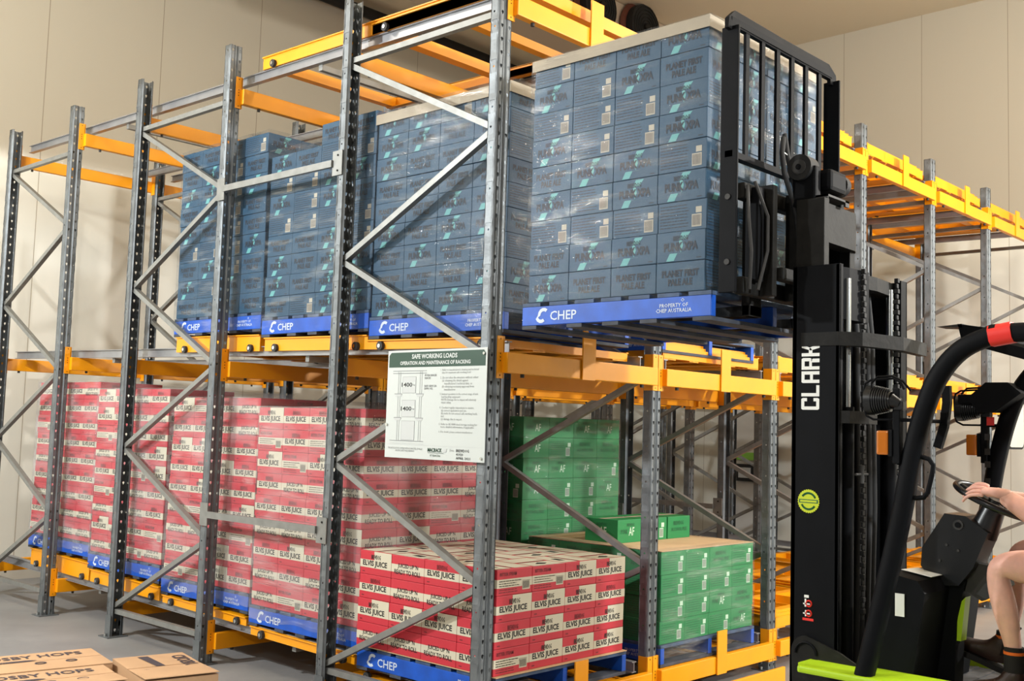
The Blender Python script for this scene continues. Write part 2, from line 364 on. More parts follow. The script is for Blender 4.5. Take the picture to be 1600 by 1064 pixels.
NEAR = ['nearest', 'second nearest', 'third', 'fourth', 'fifth', 'sixth', 'seventh', 'farthest']
cache = {}
for k in range(7):
    for j, (a, b) in enumerate(FR_Y):
        ya, yb = YP[a]+.045, YP[b]+.035
        fr = thing('rack_frame', 'galvanised rack upright frame, %s bay line, %s frame of the three' % (NEAR[k], FRN[j]), 'rack frame', (k*BW, 0, 0), 'galvanised upright frames of the racking')
        for me, yy in ((POST, YP[a]), (POSTR, YP[b])):
            po = link('upright', me, fr, (0, yy, 0)); po.scale = (1, 1, .986 if k == 1 and j == 0 else 1); link('foot_plate', PLATE, po)
        if j not in cache:
            L = []; nodes = [(yb, ZR[0]), (ya, ZF[0]), (yb, ZR[1]), (ya, ZF[1]), (yb, ZR[2]), (ya, ZF[2]), (yb, ZR[3])]
            for q in range(6): L.append(brace_mesh((.05, nodes[q][0], nodes[q][1]), (.05, nodes[q+1][0], nodes[q+1][1])))
            L.append(brace_mesh((.05, ya, 4.045), (.05, yb, 4.045))); L.append(brace_mesh((.05, ya, .2), (.05, yb, .2)))
            cache[j] = L
        for me in cache[j]: link('brace', me, fr)
# spacers between frames
def spacer_proto():
    r = None
    m = MB(); m.bar((0, .03, 0), (0, 1.396-.08-.03, 0), .025, .045, STEELB)
    me1 = m.mesh('spacer_bar'); m = MB(); m.box(-.008, .0, -.062, .035, -.08, .08, STEELB); 
    for z in (-.05, .05): m.cyl((-.012, -.02, z), (-.008, -.02, z), .007, BLACKM, 6)
    me2 = m.mesh('spacer_plate'); return me1, me2
s1, s2 = spacer_proto()
for k in range(4):
    for z, n in ((3.375, 'upper'), (1.05, 'lower')):
        t = thing('frame_spacer', '%s galvanised spacer bar joining two frames of the %s bay line' % (n, NEAR[k]), 'spacer bar', (k*BW-.004, YP[1]+.08, z), 'spacer bars between rack frames')
        link('spacer_bar', s1, t, (-.01, 0, 0)); link('end_plate', s2, t); link('end_plate', s2, t, (-.008, YP[2]-YP[1]-.08, 0), (0, 0, PI)).location.x = -.012
# load beams
LEV = {'bottom': [.184, .184, .19, .22, .2805, .30], 'middle': [2.106, 2.108, 2.109, 2.15, 2.195, 2.215], 'top': [4.122, 4.116, 4.111, 4.15, 4.189, 4.205]}
def beam_meshes():
    L = BW-.1; m = MB(); m.bbox(.1, BW, -.045, .005, -.086, .028, ORANGE, .005)
    for x in (.25, 1.38): m.cyl((x, -.02, -.086), (x, -.02, -.105), .012, GREY, 6)
    b = m.mesh('beam'); c = []
    for s in (0, 1):
        m = MB()
        if s == 0: m.box(.055, .112, -.008, -.003, -.117, .117, ORANGE); m.box(.1035, .108, -.008, .062, -.117, .117, ORANGE); xs = .08
        else: m.box(BW-.01, BW+.047, -.008, -.003, -.117, .117, ORANGE); m.box(BW-.0085, BW-.004, -.008, .062, -.117, .117, ORANGE); xs = BW+.022
        for z in (-.1, -.02, 0, .02, .1): m.cyl((xs, -.0095, z), (xs, -.0079, z), .004, BLACKM, 6)
        c.append(m.mesh('beam_connector'))
    # mirrored in y for the rear uprights
    def mir(me):
        n = me.copy()
        for v in n.vertices: v.co.y = .08-v.co.y
        n.flip_normals(); return n
    return (b, c), (mir(b), [mir(q) for q in c])
BF, BR = beam_meshes()
ROWN = ['aisle row', 'second row back', 'third row back', 'fourth row back', 'fifth row back', 'rearmost row']
for lv, zs in LEV.items():
    for k in range(6):
        for r in range(6):
            if lv == 'top' and k > 4 and r > 3: pass
            t = thing('load_beam', 'orange load beam, %s level, %s bay, %s' % (lv, NEAR[k], ROWN[r]), 'load beam', (k*BW, YP[r], zs[r]), 'orange load beams of the racking')
            b, c = BF if r % 2 == 0 else BR
            link('beam', b, t); link('connector', c[0], t); link('connector', c[1], t)
# lane rails (galvanised) and push back carts
def zl(lv, y):
    zs = LEV[lv]; return zs[0]+(zs[4]-zs[0])*y/YP[4]
def rail_mesh():
    m = MB()
    Y0, Y1 = .03, 6.5; dz = .0165*6.47
    for x, s in ((0, 1),):
        prof = [(-.022, 0), (.022, 0), (.022, .006), (.003, .006), (.003, .062), (.022, .062), (.022, .068), (-.022, .068), (-.022, .062), (-.003, .062), (-.003, .006), (-.022, .006)]
        a = [(p, Y0, q) for p, q in prof]; b = [(p, Y1, q+dz) for p, q in prof]; n = len(prof)
        m.add(a+b, [(i, (i+1) % n, n+(i+1) % n, n+i) for i in range(n)]+[tuple(range(n)), tuple(range(n, 2*n))], RAIL)
    return m.mesh('rail')
RM = rail_mesh()
TIE = MB().bar((.2, 0, .0), (1.36, 0, .0), .04, .04, STEELB).mesh('tie')
RX = (.19, 1.43)
for lv in LEV:
    for k in range(6):
        t = thing('lane_rail_set', 'galvanised sloping rails of the %s bay, %s level' % (NEAR[k], lv), 'rack rails', (k*BW, 0, LEV[lv][0]+.029), 'rack lane rails')
        for x in RX: link('rail', RM, t, (x, 0, 0))
        for y in (1.9, 4.6): link('tie_bar', TIE, t, (0, y, .0165*y-.022))
def cart_meshes(L, w0, h0, plates=True):
    """push back cart: two side channels with rollers, cross members"""
    sd = []
    for x in (.155+w0, 1.37-w0):
        m = MB(); m.box(x, x+.012, 0, L, 0, .088+h0, ORANGE); m.box(x-.012 if x < .7 else x, x+.055 if x < .7 else x+.024, 0, L, .082+h0, .09+h0, ORANGE); pw = .13 if plates else .03; m.box(x+.012, x+.02+pw, 0, L, 0, .006, ORANGE) if x < .7 else m.box(x-.01-pw, x, 0, L, 0, .006, ORANGE); sd.append(m.mesh('side_channel'))
    for x in ((.52+w0, 1.0-w0) if plates else ()): m = MB(); m.box(x, x+.01, 0, L, .006, .082+h0, ORANGE); m.box(x-.05, x+.06, 0, L, 0, .006, ORANGE); sd.append(m.mesh('inner_channel'))
    cr = MB().box(.17+w0, 1.37-w0, 0, .07, .008, .084+h0, ORANGE).mesh('cross_member')
    ro = MB(); ro.cyl((-.022, 0, 0), (0, 0, 0), .028, GREY, 16); ro.cyl((-.027, 0, 0), (-.022, 0, 0), .013, CHROME, 10); ro = ro.mesh('roller')
    return sd, cr, ro
CM = {}
def cart(lv, k, n, y0, L, w0, h0, label, z=None, crosses=(0, .5, 1)):
    key = (L, w0, h0, not (lv == 'top' and k == 0))
    if key not in CM: CM[key] = cart_meshes(*key)
    sd, cr, ro = CM[key]
    t = thing('push_back_cart', label, 'rack cart', (k*BW, y0, zl(lv, y0)+.098 if z is None else z), 'orange push back carts', (.017, 0, 0))
    for q, m in enumerate(sd): link('side_channel' if q < 2 else 'inner_channel', m, t)
    for c in crosses: link('cross_member', cr, t, (0, c*(L-.07), 0))
    for yy in (.1, L-.14):
        for x in (.152+w0, 1.40-w0): link('roller', ro, t, (x+.002, yy, .02))
    return t
STOPM = MB().box(-.06, .06, -.012, -.003, -.09, .20, ORANGE).mesh('cart_stop')
for lv in LEV:
    for k in range(6):
        loaded = (k == 0 and lv in ('bottom', 'middle')) or (k == 1 and lv == 'bottom')
        if loaded:
            for n, y0 in enumerate((.1, 1.22, 2.4, 3.57, 4.72)):
                if lv == 'middle' and n > 2: continue
                if k == 1 and n > 1: continue
                zb_ = (.235+.055*(y0+.3) if n else .235) if (lv == 'bottom' and k == 0) else ((.215, .30)[min(n, 1)] if lv == 'bottom' else (2.248, 2.30, 2.345)[n])
                zc_ = zl(lv, y0)+(.031 if lv == 'bottom' and n < 2 else .074 if lv == 'bottom' else .06)
                hc_ = max(zb_-zc_-.021, .02)-.09
                if zb_-zc_ < .03: zc_ = zl(lv, y0)-.03; hc_ = -.07; 
                cart(lv, k, n, y0, 1.12, 0, round(hc_, 3), 'orange roller cart under the %s load from the aisle, %s level, %s bay' % (ORD[n], lv, NEAR[k]), z=zc_)
        else:
            for n, (y0, L, w0, h0) in enumerate(((.03, 2.5, .0, .0), (.05, 1.25, .0, -.02)) if (lv == 'top' and k == 0) else ((.03, 2.5 if lv == 'top' else 2.1, .0, .0), (.05, 1.25, .03, .02), (.07, 1.22, .06, .04))):
                cart(lv, k, n, y0, L, w0, h0, 'empty orange roller cart, %s of the nested set, %s level, %s bay' % ((('long lower one', 'short upper one') if (lv == 'top' and k == 0) else ('lowest', 'middle one', 'topmost'))[n], lv, NEAR[k]), crosses=(0, .5, 1) if k == 0 else (0, .35, .7, 1))
        link('cart_stop', STOPM, None, (k*BW+.80, -.045, LEV[lv][0]), label='upright orange stop plate on the aisle beam, %s level, %s bay' % (lv, NEAR[k]), cat='stop plate', group='orange stop plates')

# ------------------------------------------------------------------ pallets
def pallet_meshes(chep=True):
    S = 1.165; P = {}
    for i, x in enumerate((0, S/2-.02, S-.04)):
        m = MB(); m.bbox(x, x+.04, 0, S, .021, .119, PBLUE, .003)
        if i == 0 and chep:
            f = Face(m, (x, S, .021), (0, -1, 0), (0, 0, 1), .0012); th = []
            # round C mark and letters
            cx_, cy_ = .14, .05
            pts = [(cx_+.040*math.cos(a)+(0.01 if math.sin(a) > 0 else -.008), cy_+.040*math.sin(a)) for a in [math.radians(50+q*26) for q in range(11)]]
            pin = [(cx_+.022*math.cos(a)+(0.01 if math.sin(a) > 0 else -.008), cy_+.022*math.sin(a)) for a in [math.radians(50+q*26) for q in range(11)]]
            for q in range(10): f.poly([pts[q], pin[q], pin[q+1], pts[q+1]], PWHITE)
            f.text('CHEP', .195, .022, .37, .070, PWHITE, 1, .012)
            f.text('PROPERTY OF\nCHEP AUSTRALIA', .86, .025, 1.06, .068, PWHITE, 1, .01, 1)
            f.text('O', 1.0, .073, 1.02, .09, PWHITE, 1, .01, 1)
        P['bearer%d' % i] = m.mesh('bearer')
    m = MB(); ys = [0, .175, .345, .515, .685, .855, 1.04]
    for q, y in enumerate(ys): m.bbox(0, S, y, y+.125, .1195, .139, PBLUED, .002)
    P['deck'] = m.mesh('deck_boards')
    m = MB()
    for y in (0, .30, .53, .76, 1.065): m.bbox(0, S, y, y+.1, .001, .0205, WOODB, .002)
    P['base'] = m.mesh('base_boards'); m = MB(); m.box(.02, S-.02, .003, .103, 0, .001, WOOD)
    return P
PM = pallet_meshes()
def pallet(loc, label, rot=(0, 0, 0)):
    t = thing('wooden_pallet', label, 'pallet', loc, 'blue pallets', rot)
    for i in range(3): link('bearer', PM['bearer%d' % i], t)
    link('deck_boards', PM['deck'], t); link('base_boards', PM['base'], t); return t

# ------------------------------------------------------------------ cartons
CS = .2885
def lines(f, a0, b0, a1, b1, n, m, fill=.62, wob=.12):
    rnd = random.Random(int(n*97+a0*1000)); st = (b1-b0)/n
    for i in range(n):
        b = b1-(i+1)*st; x = a0
        end = a1-(a1-a0)*rnd.random()*wob
        while x < end:
            wl = .008+rnd.random()*.022; f.rect(x, b+st*(1-fill)/2, min(x+wl, end), b+st*(1+fill)/2-st*.1, m); x += wl+.004
def barcode(f, a, b, wd, hh, frame, bars, inner):
    f.rect(a, b, a+wd, b+hh, frame); f.rect(a+.002, b+.003, a+wd-.002, b+hh-.002, inner, 1.4)
    x = a+.004
    while x < a+wd-.006: f.rect(x, b+.006, x+.0022, b+hh-.005, bars, 1.8); x += .0042
def blue_face(f, kind, s, h):
    if kind == 'P':
        k = h/.1435
        f.poly([(s*.20, .004), (s*.36, .004), (s*.435, .040), (s*.275, .040)], TEAL)
        f.poly([(s*.46, h*.73), (s*.60, h*.73), (s*.70, h*.955), (s*.52, h*.955)], TEAL); f.poly([(s*.50, .04), (s*.55, .075), (s*.52, h*.73), (s*.46, h*.68), (s*.49, .07)], TEAL)
        f.text('BREWDOG', s*.34, h*.69, s*.64, h*.86, BLUETX, 2, .03, 1); f.text('PUNK XPA', s*.15, h*.34, s*.85, h*.64, BLUETX, 2, .045)
        f.rect(s*.42, h*.26, s*.6, h*.275, TEAL2); f.rect(s*.82, h*.07, s*.92, h*.1, BLUETX)
    elif kind == 'L':
        f.text('PLANET FIRST', s*.12, h*.50, s*.88, h*.74, BLUETX, 2, .045); f.text('PALE ALE', s*.25, h*.21, s*.75, h*.45, BLUETX, 2, .045)
    else:
        lines(f, s*.04, h*.10, s*.66, h*.92, 8, BLUETX, .42); barcode(f, s*.70, h*.10, s*.2, h*.42, BEIGE, BARC, BEIGE); f.rect(s*.78, h*.56, s*.9, h*.76, BEIGE)
def red_face(f, kind, s, h):
    lo, hi = h*.29, h*.62
    f.rect(0, lo, s, hi, CREAM)
    if kind in 'EC':
        if kind == 'C': f.poly([(s*.45, hi), (s, hi), (s, h-.001), (s*.45, h-.001)], CREAM)
        f.text('BREWDOG', s*.36, h*.66, s*.66, h*.86, DKRED if kind == 'E' else BLK, 2, .02, 1); f.text('ELVIS JUICE', s*.09, h*.305, s*.87, h*.605, BLK, 2, .03)
        f.rect(s*.08, h*.10, s*.16, h*.14, DKRED)
    elif kind == 'J':
        f.text("JUICED UP 'N", s*.20, h*.45, s*.82, h*.68, BLK, 2, .02); f.text('READY TO ROLL', s*.10, h*.22, s*.9, h*.42, BLK, 2, .02)
    else:
        f.text('BITTER STEAM', s*.08, h*.74, s*.55, h*.88, DKRED, 2, .02, 1); lines(f, s*.06, lo+.004, s*.72, hi-.004, 3, BLK, .45, .3); lines(f, s*.06, h*.08, s*.6, lo-.004, 2, DKRED, .45)
        barcode(f, s*.72, h*.15, s*.22, h*.36, CREAM, BLK, CREAM)
def green_face(f, kind, s, h):
    if kind == 'A': f.text('PUNK', s*.12, h*.38, s*.4, h*.58, DKGREEN, 2, .02, 1); f.text('AF', s*.44, h*.30, s*.66, h*.66, PGREEN, 2, .01); f.text('BREWDOG', s*.36, h*.7, s*.66, h*.84, DKGREEN, 2, .02, 1)
    elif kind == 'N': f.text('BREWDOG', s*.25, h*.60, s*.7, h*.8, DKGREEN, 2, .02, 1); f.text('ALCOHOL FREE', s*.15, h*.33, s*.85, h*.5, DKGREEN, 2, .02, 1)
    else: lines(f, s*.05, h*.15, s*.66, h*.88, 7, DKGREEN, .4); barcode(f, s*.68, h*.10, s*.17, h*.42, PGREEN, BARC, PGREEN); f.rect(s*.76, h*.56, s*.88, h*.76, PGREEN)
CART = {}
def carton_mesh(col, kx, ky, h, s=CS, top=None):
    key = (col, kx, ky, round(h, 4), round(s, 4), top)
    if key in CART: return CART[key]
    base, fn = {'blue': (BLUEC, blue_face), 'red': (REDC, red_face), 'green': (GREENC, green_face)}[col]
    m = MB(); g = .0012; m.bbox(g, s-g, g, s-g, 0, h-.0015, base, .003); e = h-.0015
    if kx: fn(Face(m, (g, s-g, 0), (0, -1, 0), (0, 0, 1)), kx, s-2*g, e)
    if ky: fn(Face(m, (g, g, 0), (1, 0, 0), (0, 0, 1)), ky, s-2*g, e)
    if col == 'red' and top is not None:
        f = Face(m, (g, g, e), (1, 0, 0), (0, 1, 0)); q = s-2*g
        if top: f.rect(.012, .0, q-.012, q*.44, CREAM); f.rect(.012, q*.54, q-.012, q, CREAM); f.poly([(q*.3, q*.2), (q*.5, q*.12), (q*.68, q*.22), (q*.52, q*.34)], BLK, 1.5); f.rect(q*.1, q*.47, q*.9, q*.51, DKRED, 1.5)
        else: f.rect(0, .012, q*.44, q-.012, CREAM); f.rect(q*.54, .012, q, q-.012, CREAM); f.poly([(q*.15, q*.3), (q*.3, q*.25), (q*.34, q*.55), (q*.2, q*.6)], BLK, 1.5); f.rect(q*.47, q*.1, q*.51, q*.9, DKRED, 1.5)
    elif col != 'red':
        f = Face(m, (g, g, e), (1, 0, 0), (0, 1, 0)); f.rect(.0, s*.4, s-2*g, s*.6, KRAFT2)
    CART[key] = m.mesh(col+'_carton'); return CART[key]
DESC = {'blueP': 'pale slash', 'blueL': 'two-line print', 'blueB': 'barcode label', 'redE': 'cream band lettering', 'redC': 'cream corner block', 'redJ': 'two-line slogan', 'redB': 'barcode panel',
        'greenA': 'two white letters', 'greenN': 'dark lettering', 'greenB': 'pale barcode label'}
def stack(col, x0, y0, z0, h, nl, sname, group, kinds='', rowkinds=None, full_front=True, topfull=False, lean=0., s=CS, tops=False, frontkinds=None):
    """4x4 cartons per layer; builds the ones that show: the left side column, the aisle side row, the top"""
    rnd = random.Random(hash(sname) % 1000 if False else sum(map(ord, sname))); jx = 0
    for l in range(nl):
        jx = lean*l+rnd.uniform(-.004, .004); jy = rnd.uniform(-.004, .004)
        for i in range(4):
            for j in range(4):
                if not (i == 0 or (j == 0 and (full_front or i == 1)) or topfull): continue
                kx = ky = None
                if i == 0: kx = rowkinds[l][3-j] if rowkinds else rnd.choice(kinds)
                if j == 0: ky = frontkinds[l][i] if frontkinds else rnd.choice(kinds)
                top = None
                if col == 'red' and l == nl-1: top = (i+j) % 2
                me = carton_mesh(col, kx, ky, h, s, top)
                d = DESC[col+(kx or ky or kinds[0])]
                if i == 0: pos = '%s column from aisle' % ORD[j]
                elif j == 0: pos = 'aisle face %s across' % ORD[i]
                else: pos = 'inside %s row %s across' % (ORD[j], ORD[i])
                link(col+'_carton', me, None, (x0+i*s+jx, y0+j*s+jy, z0+l*h), None, '%s carton, %s, %s layer, %s, %s' % (col, d if (i == 0 or j == 0) else 'plain', ORD[l], pos, sname), 'carton', group)
def film(name, x0, x1, y0, y1, z0, z1, label, m=FILM, top=True, seed=1):
    rnd = random.Random(seed); bm = bmesh.new(); N = 10; Z = 12; rings = []
    per = []
    r = .02
    for (cx_, cy_, a0) in ((x0+r, y0+r, 180), (x1-r, y0+r, 270), (x1-r, y1-r, 0), (x0+r, y1-r, 90)):
        for q in range(4): a = math.radians(a0+q*30); per.append((cx_+r*math.cos(a), cy_+r*math.sin(a), 1))
        nx = {180: (x1, y0), 270: (x1, y1), 0: (x0, y1), 90: (x0, y0)}[a0]
        sx, sy = per[-1][:2]; ex = {180: (x1-r, y0), 270: (x1, y1-r), 0: (x0+r, y1), 90: (x0, y0+r)}[a0]
        for q in range(1, N): per.append((sx+(ex[0]-sx)*q/N, sy+(ex[1]-sy)*q/N, 0))
    mx, my = (x0+x1)/2, (y0+y1)/2
    for k in range(Z+1):
        z = z0+(z1-z0)*k/Z; ring = []
        for (px, py, c) in per:
            wv = (rnd.random()-.3)*(.003 if c else .006); dx = px-mx; dy = py-my; L = math.hypot(dx, dy)
            ring.append(bm.verts.new((px+dx/L*wv, py+dy/L*wv, z+rnd.uniform(-.012, .012)*(1 if k in (0,) else .2))))
        rings.append(ring)
    n = len(per)
    for k in range(Z):
        for q in range(n): bm.faces.new((rings[k][q], rings[k][(q+1) % n], rings[k+1][(q+1) % n], rings[k+1][q]))
    if top:
        ins = [bm.verts.new((v.co.x+(mx-v.co.x)*.16, v.co.y+(my-v.co.y)*.16, z1-.002+rnd.random()*.006)) for v in rings[-1]]
        for q in range(n): bm.faces.new((rings[-1][q], rings[-1][(q+1) % n], ins[(q+1) % n], ins[q]))
    for f in bm.faces: f.smooth = True
    me = bpy.data.meshes.new(name); bm.to_mesh(me); bm.free(); me.materials.append(m)
    return link('stretch_film', me, None, None, None, label, 'plastic film', 'stretch film around loads')

# ---- lower level, first bay: four tall red stacks and the short front one
LOWN = ['second red stack from aisle', 'third red stack from aisle', 'fourth red stack from aisle', 'rearmost red stack']
for n, y in enumerate((1.20, 2.38, 3.58, 4.74)):
    zb = .235+.055*(y+.3)
    pallet((.15, y, zb), 'blue pallet under the %s, bottom level' % LOWN[n])
    stack('red', .16, y+.005, zb+.142, .1505, 9, LOWN[n], 'red cartons in tall stacks', 'EEECJJB', full_front=(n == 0), lean=(-.001, .002, 0, .001)[n])
    film('stretch_film', .145, 1.33, y-.01, y+1.175, zb+.06, zb+.142+.1505*9+.006, 'hazy clear stretch film wrapped around the %s' % LOWN[n], FILMR, seed=n+3)
FR = [['J', 'J', 'J', 'E'], ['C', 'C', 'C', 'E'], ['E', 'J', 'J', 'J'], ['C', 'J', 'E', 'E']]
FF = [['B', 'C', 'C', 'C'], ['E', 'C', 'E', 'C'], ['C', 'C', 'C', 'E'], ['B', 'B', 'C', 'C']]
pallet((.11, -.02, .235), 'blue pallet under the short unwrapped red stack at the aisle, bottom level')
MB().box(0, 1.17, 0, 1.17, 0, .004, KRAFT).build('card_sheet', None, (.10, -.03, .3775), label='brown card sheet between the front red cartons and their pallet', cat='card sheet')
stack('red', .105, -.01, .382, .1425, 4, 'short front red stack', 'red cartons in the short front stack', 'ECJB', rowkinds=FR, frontkinds=FF, topfull=True)

# ---- lower level, second bay: green loads
pallet((1.66, -.01, .215), 'dark blue pallet under the low green stack at the aisle')
stack('green', 1.665, .0, .357, .1475, 4, 'low green aisle stack', 'green cartons in the low stack', 'BBN', frontkinds=[['B', 'B', 'B', 'A'], ['B', 'B', 'A', 'N'], ['B', 'B', 'B', 'B'], ['B', 'B', 'N', 'B']])
MB().box(1.665, 2.82, 0, 1.155, 0, .004, KRAFT).build('card_sheet', None, (0, 0, .9485), label='brown card sheet on top of the low green stack', cat='card sheet')
film('stretch_film', 1.655, 2.83, -.012, 1.165, .25, .956, 'clear stretch film wrapped around the low green stack', FILMG, seed=21)
for n, (x, k, nm) in enumerate(((1.80, 'A', 'left'), (2.10, 'B', 'middle'), (2.40, 'N', 'right'))):
    link('green_carton', carton_mesh('green', 'A', k, .16, .2885), None, (x, .46, .953), None, 'loose green carton on top of the low green stack, %s one of three' % nm, 'carton', 'loose green cartons')
pallet((1.66, 1.22, .30), 'blue pallet under the tall green stack behind the low one')
stack('green', 1.665, 1.23, .442, .152, 9, 'tall green rear stack', 'green cartons in the tall stack', 'ABNA', full_front=True)
film('stretch_film', 1.655, 2.83, 1.218, 2.395, .36, 1.82, 'clear stretch film wrapped around the tall green stack', FILMG, seed=22)

# ---- middle level, first bay: three wrapped blue loads
UPN = ['blue rack load nearest aisle', 'middle blue rack load', 'rearmost blue rack load']
for n, (y, zb) in enumerate(((.04, 2.248), (1.215, 2.30), (2.395, 2.345))):
    pallet((.15, y, zb), 'blue pallet under the %s, middle level' % UPN[n])
    stack('blue', .158, y+.005, zb+.142, .1437, 8 if n == 1 else 9, UPN[n], 'blue cartons on the middle level', 'PLLBP', full_front=(n == 0), lean=(-.0005, .001, -.002)[n])
    if n == 1:   # the odd ninth layer cartons
        for j in (0, 1): link('blue_carton', carton_mesh('blue', 'L', 'L', .1437), None, (.165, y+.01+j*CS, zb+.142+8*.1437), None, 'blue carton topping the middle blue rack load, %s of the two' % ('right', 'left')[j], 'carton', 'blue cartons on the middle level')
    film('stretch_film', .14, 1.335, y-.012, y+1.178, zb+.03, zb+.142+.1437*9+(.02 if n != 1 else -.1), 'clear stretch film wrapped around the %s' % UPN[n], FILM, seed=n+10)
def cap(name, x0, x1, y0, y1, z, d, label, rot=None, loc=(0, 0, 0)):
    m = MB(); m.box(x0, x1, y0, y1, z, z+.004, KRAFT2); m.box(x0-.004, x0, y0-.004, y1, z-d, z+.004, KRAFT2); m.box(x0, x1, y0-.004, y0, z-d, z+.004, KRAFT2)
    return m.build('card_sheet', None, loc, label=label, cat='card sheet')
cap('c', .148, 1.325, .04, 1.21, 2.248+.142+9*.1437, .06, 'brown card cap on the blue rack load nearest the aisle')
# ---- middle level, second bay: two empty blue pallets
pallet((1.66, .02, 2.245), 'empty blue pallet on the middle level cart, second bay, aisle side')
pallet((1.66, 1.22, 2.285), 'empty blue pallet on the middle level, second bay, behind the aisle one')

# ---- the load on the forks
LX, LY, LZ = .0, -1.40, 2.238
pallet((LX, LY, LZ), 'blue pallet lifted on the forks of the forklift')
LK = [['P', 'L', 'L', 'L'], ['L', 'P', 'P', 'P'], ['B', 'B', 'B', 'B'], ['P', 'B', 'P', 'P'], ['L', 'P', 'P', 'B'], ['P', 'B', 'B', 'P'], ['B', 'B', 'B', 'P'], ['P', 'B', 'P', 'L'], ['B', 'L', 'L', 'P']]
stack('blue', LX+.03, LY+.055, LZ+.146, .1452, 9, 'lifted load', 'blue cartons on the lifted load', 'PLBP', rowkinds=LK, s=.2745)
cap('c', LX+.022, LX+1.135, LY+.046, LY+1.16, LZ+.146+9*.1452, .055, 'brown card cap folded over the top of the lifted load')
film('stretch_film', LX+.012, LX+1.145, LY+.036, LY+1.17, LZ+.03, LZ+.146+9*.1452+.008, 'shiny clear stretch film wrapped around the lifted load', FILM, seed=30)

# ------------------------------------------------------------------ load sign on the end frame
sg = thing('load_sign', 'white safe working loads sign with green header on the nearest rack post', 'sign', (-.02, 0, 0))
m = MB(); m.bbox(-.004, 0, -.010, .806, 1.528, 2.152, SIGNW, .0015); m.build('sign_board', sg)
f0 = (-.0045, .806, 1.528); SW, SH = .816, .624
m = MB(); f = Face(m, f0, (0, -1, 0), (0, 0, 1), .0006)
f.poly([(.012, .525), (.804, .525), (.804, .595), (.79, .612), (.03, .612), (.012, .595)], SIGNG)
f.text('SAFE WORKING LOADS', .21, .573, .585, .600, SIGNW, 2, .03); f.text('OPERATION AND MAINTENANCE OF RACKING', .11, .538, .69, .560, SIGNW, 2, .03)
m.build('header_panel', sg, label='green header with white lettering')
m = MB(); f = Face(m, f0, (0, -1, 0), (0, 0, 1), .0006)
for a in (.10, .285):
    for da in (0, .016): f.rect(a+da, .10, a+da+.002, .50, SIGNK)
f.rect(.05, .502, .34, .505, SIGNK); f.rect(.05, .488, .34, .491, SIGNK); f.rect(.04, .098, .33, .101, SIGNK); f.rect(.04, .085, .33, .088, SIGNL)
for b0, b1, tx in ((.375, .470, '1400'), (.237, .335, '1400'), (.104, .215, '')):
    f.rect(.138, b0, .252, b1, SIGNK); f.rect(.1395, b0+.0015, .2505, b1-.0015, SIGNL, 1.5)
    if tx: f.rect(.1395, b0+.034, .2505, b0+.064, SIGNW, 2); f.text(tx, .131, b0+.036, .222, b0+.061, BLK, 3, .02); f.text('kg', .228, b0+.04, .246, b0+.053, SIGNK, 3, .01, 1)
for b0 in (.360, .222):
    for a in (.07, .255): f.poly([(a, b0+.01), (a+.065, b0+.01), (a+.055, b0-.005), (a+.01, b0-.005)], SIGNL, 1.6); f.rect(a, b0+.009, a+.065, b0+.012, SIGNK, 2)
m.build('rack_diagram', sg, label='line drawing of a loaded rack')
m = MB(); f = Face(m, f0, (0, -1, 0), (0, 0, 1), .0006)
f.text('PUSH BACK\nRACK', .325, .455, .425, .483, SIGNK, 2, .02, 1); f.text('BAY ADV SA\nDPN 102', .325, .395, .425, .422, SIGNK, 2, .02, 1)
B = ["1. Refer to manufacturer's drawing and technical\n   data for maximum safe working load.", "2. Do not alter the structure without either:\n   (a) obtaining the details against\n       manufacturer's technical data, or\n   (b) obtaining necessary approval from\n       manufacturer.",
     "3. Instruct operators in the correct usage of unit\n   load handling equipment.\n   NOTE: Damage due to impact will adversely\n   impair safety.", "4. Conduct regular inspections to ensure\n   (a) correct application and use\n   (b) racks do not exceed safe working loads,\n   and\n   (c) damage due to impact.", "5. Refer to AS 4084 steel storage racking for\n   more detailed information, if applicable.", "6. If in doubt, please contact manufacturer."]
bt = .515
for t_ in B:
    n = t_.count('\n')+1; hh = .0165*n; f.text(t_, .455, bt-hh, .455+(.30 if n > 1 else .27), bt-.003, SIGNK, 2, .0, 1); bt -= hh+.010
f.rect(.02, .078, .80, .0795, SIGNL)
f.text('THIS INSTALLATION COMPLIES WITH AS 4084 STEEL STORAGE\nRACKING SAFETY REQUIREMENTS', .03, .036, .325, .062, SIGNK, 2, 0, 1)
f.text('MACRACK', .37, .044, .485, .066, SIGNG, 2, .03); f.rect(.37, .038, .50, .040, SIGNG, 2); f.text('07 3204 5766', .39, .018, .475, .030, SIGNG, 2, .01, 1)
f.poly([(.495, .042), (.52, .046), (.527, .068), (.505, .062)], SIGNL, 2)
f.text('Date:', .55, .052, .585, .064, SIGNK, 2, 0, 1); f.text('BREWDOG', .60, .050, .70, .066, BLK, 2, .01, 1); f.text('41920', .60, .030, .655, .044, BLK, 2, .01, 1); f.text('APRIL 2021', .60, .010, .71, .024, BLK, 2, .01, 1)
m.build('sign_lettering', sg, label='small grey lettering')
m = MB()
for y, z in ((.012, 2.12), (.012, 1.55), (.795, 1.72)): m.cyl((-.012, y, z), (-.004, y, z), .008, CHROME, 8)
m.build('rivet', sg)

# orange floor guard
MB().bbox(.9, 2.46, -.46, -.44, .0, .192, ORANGE, .004).build('floor_guard', None, label='low orange guard plate standing on the floor before the second bay', cat='guard rail')

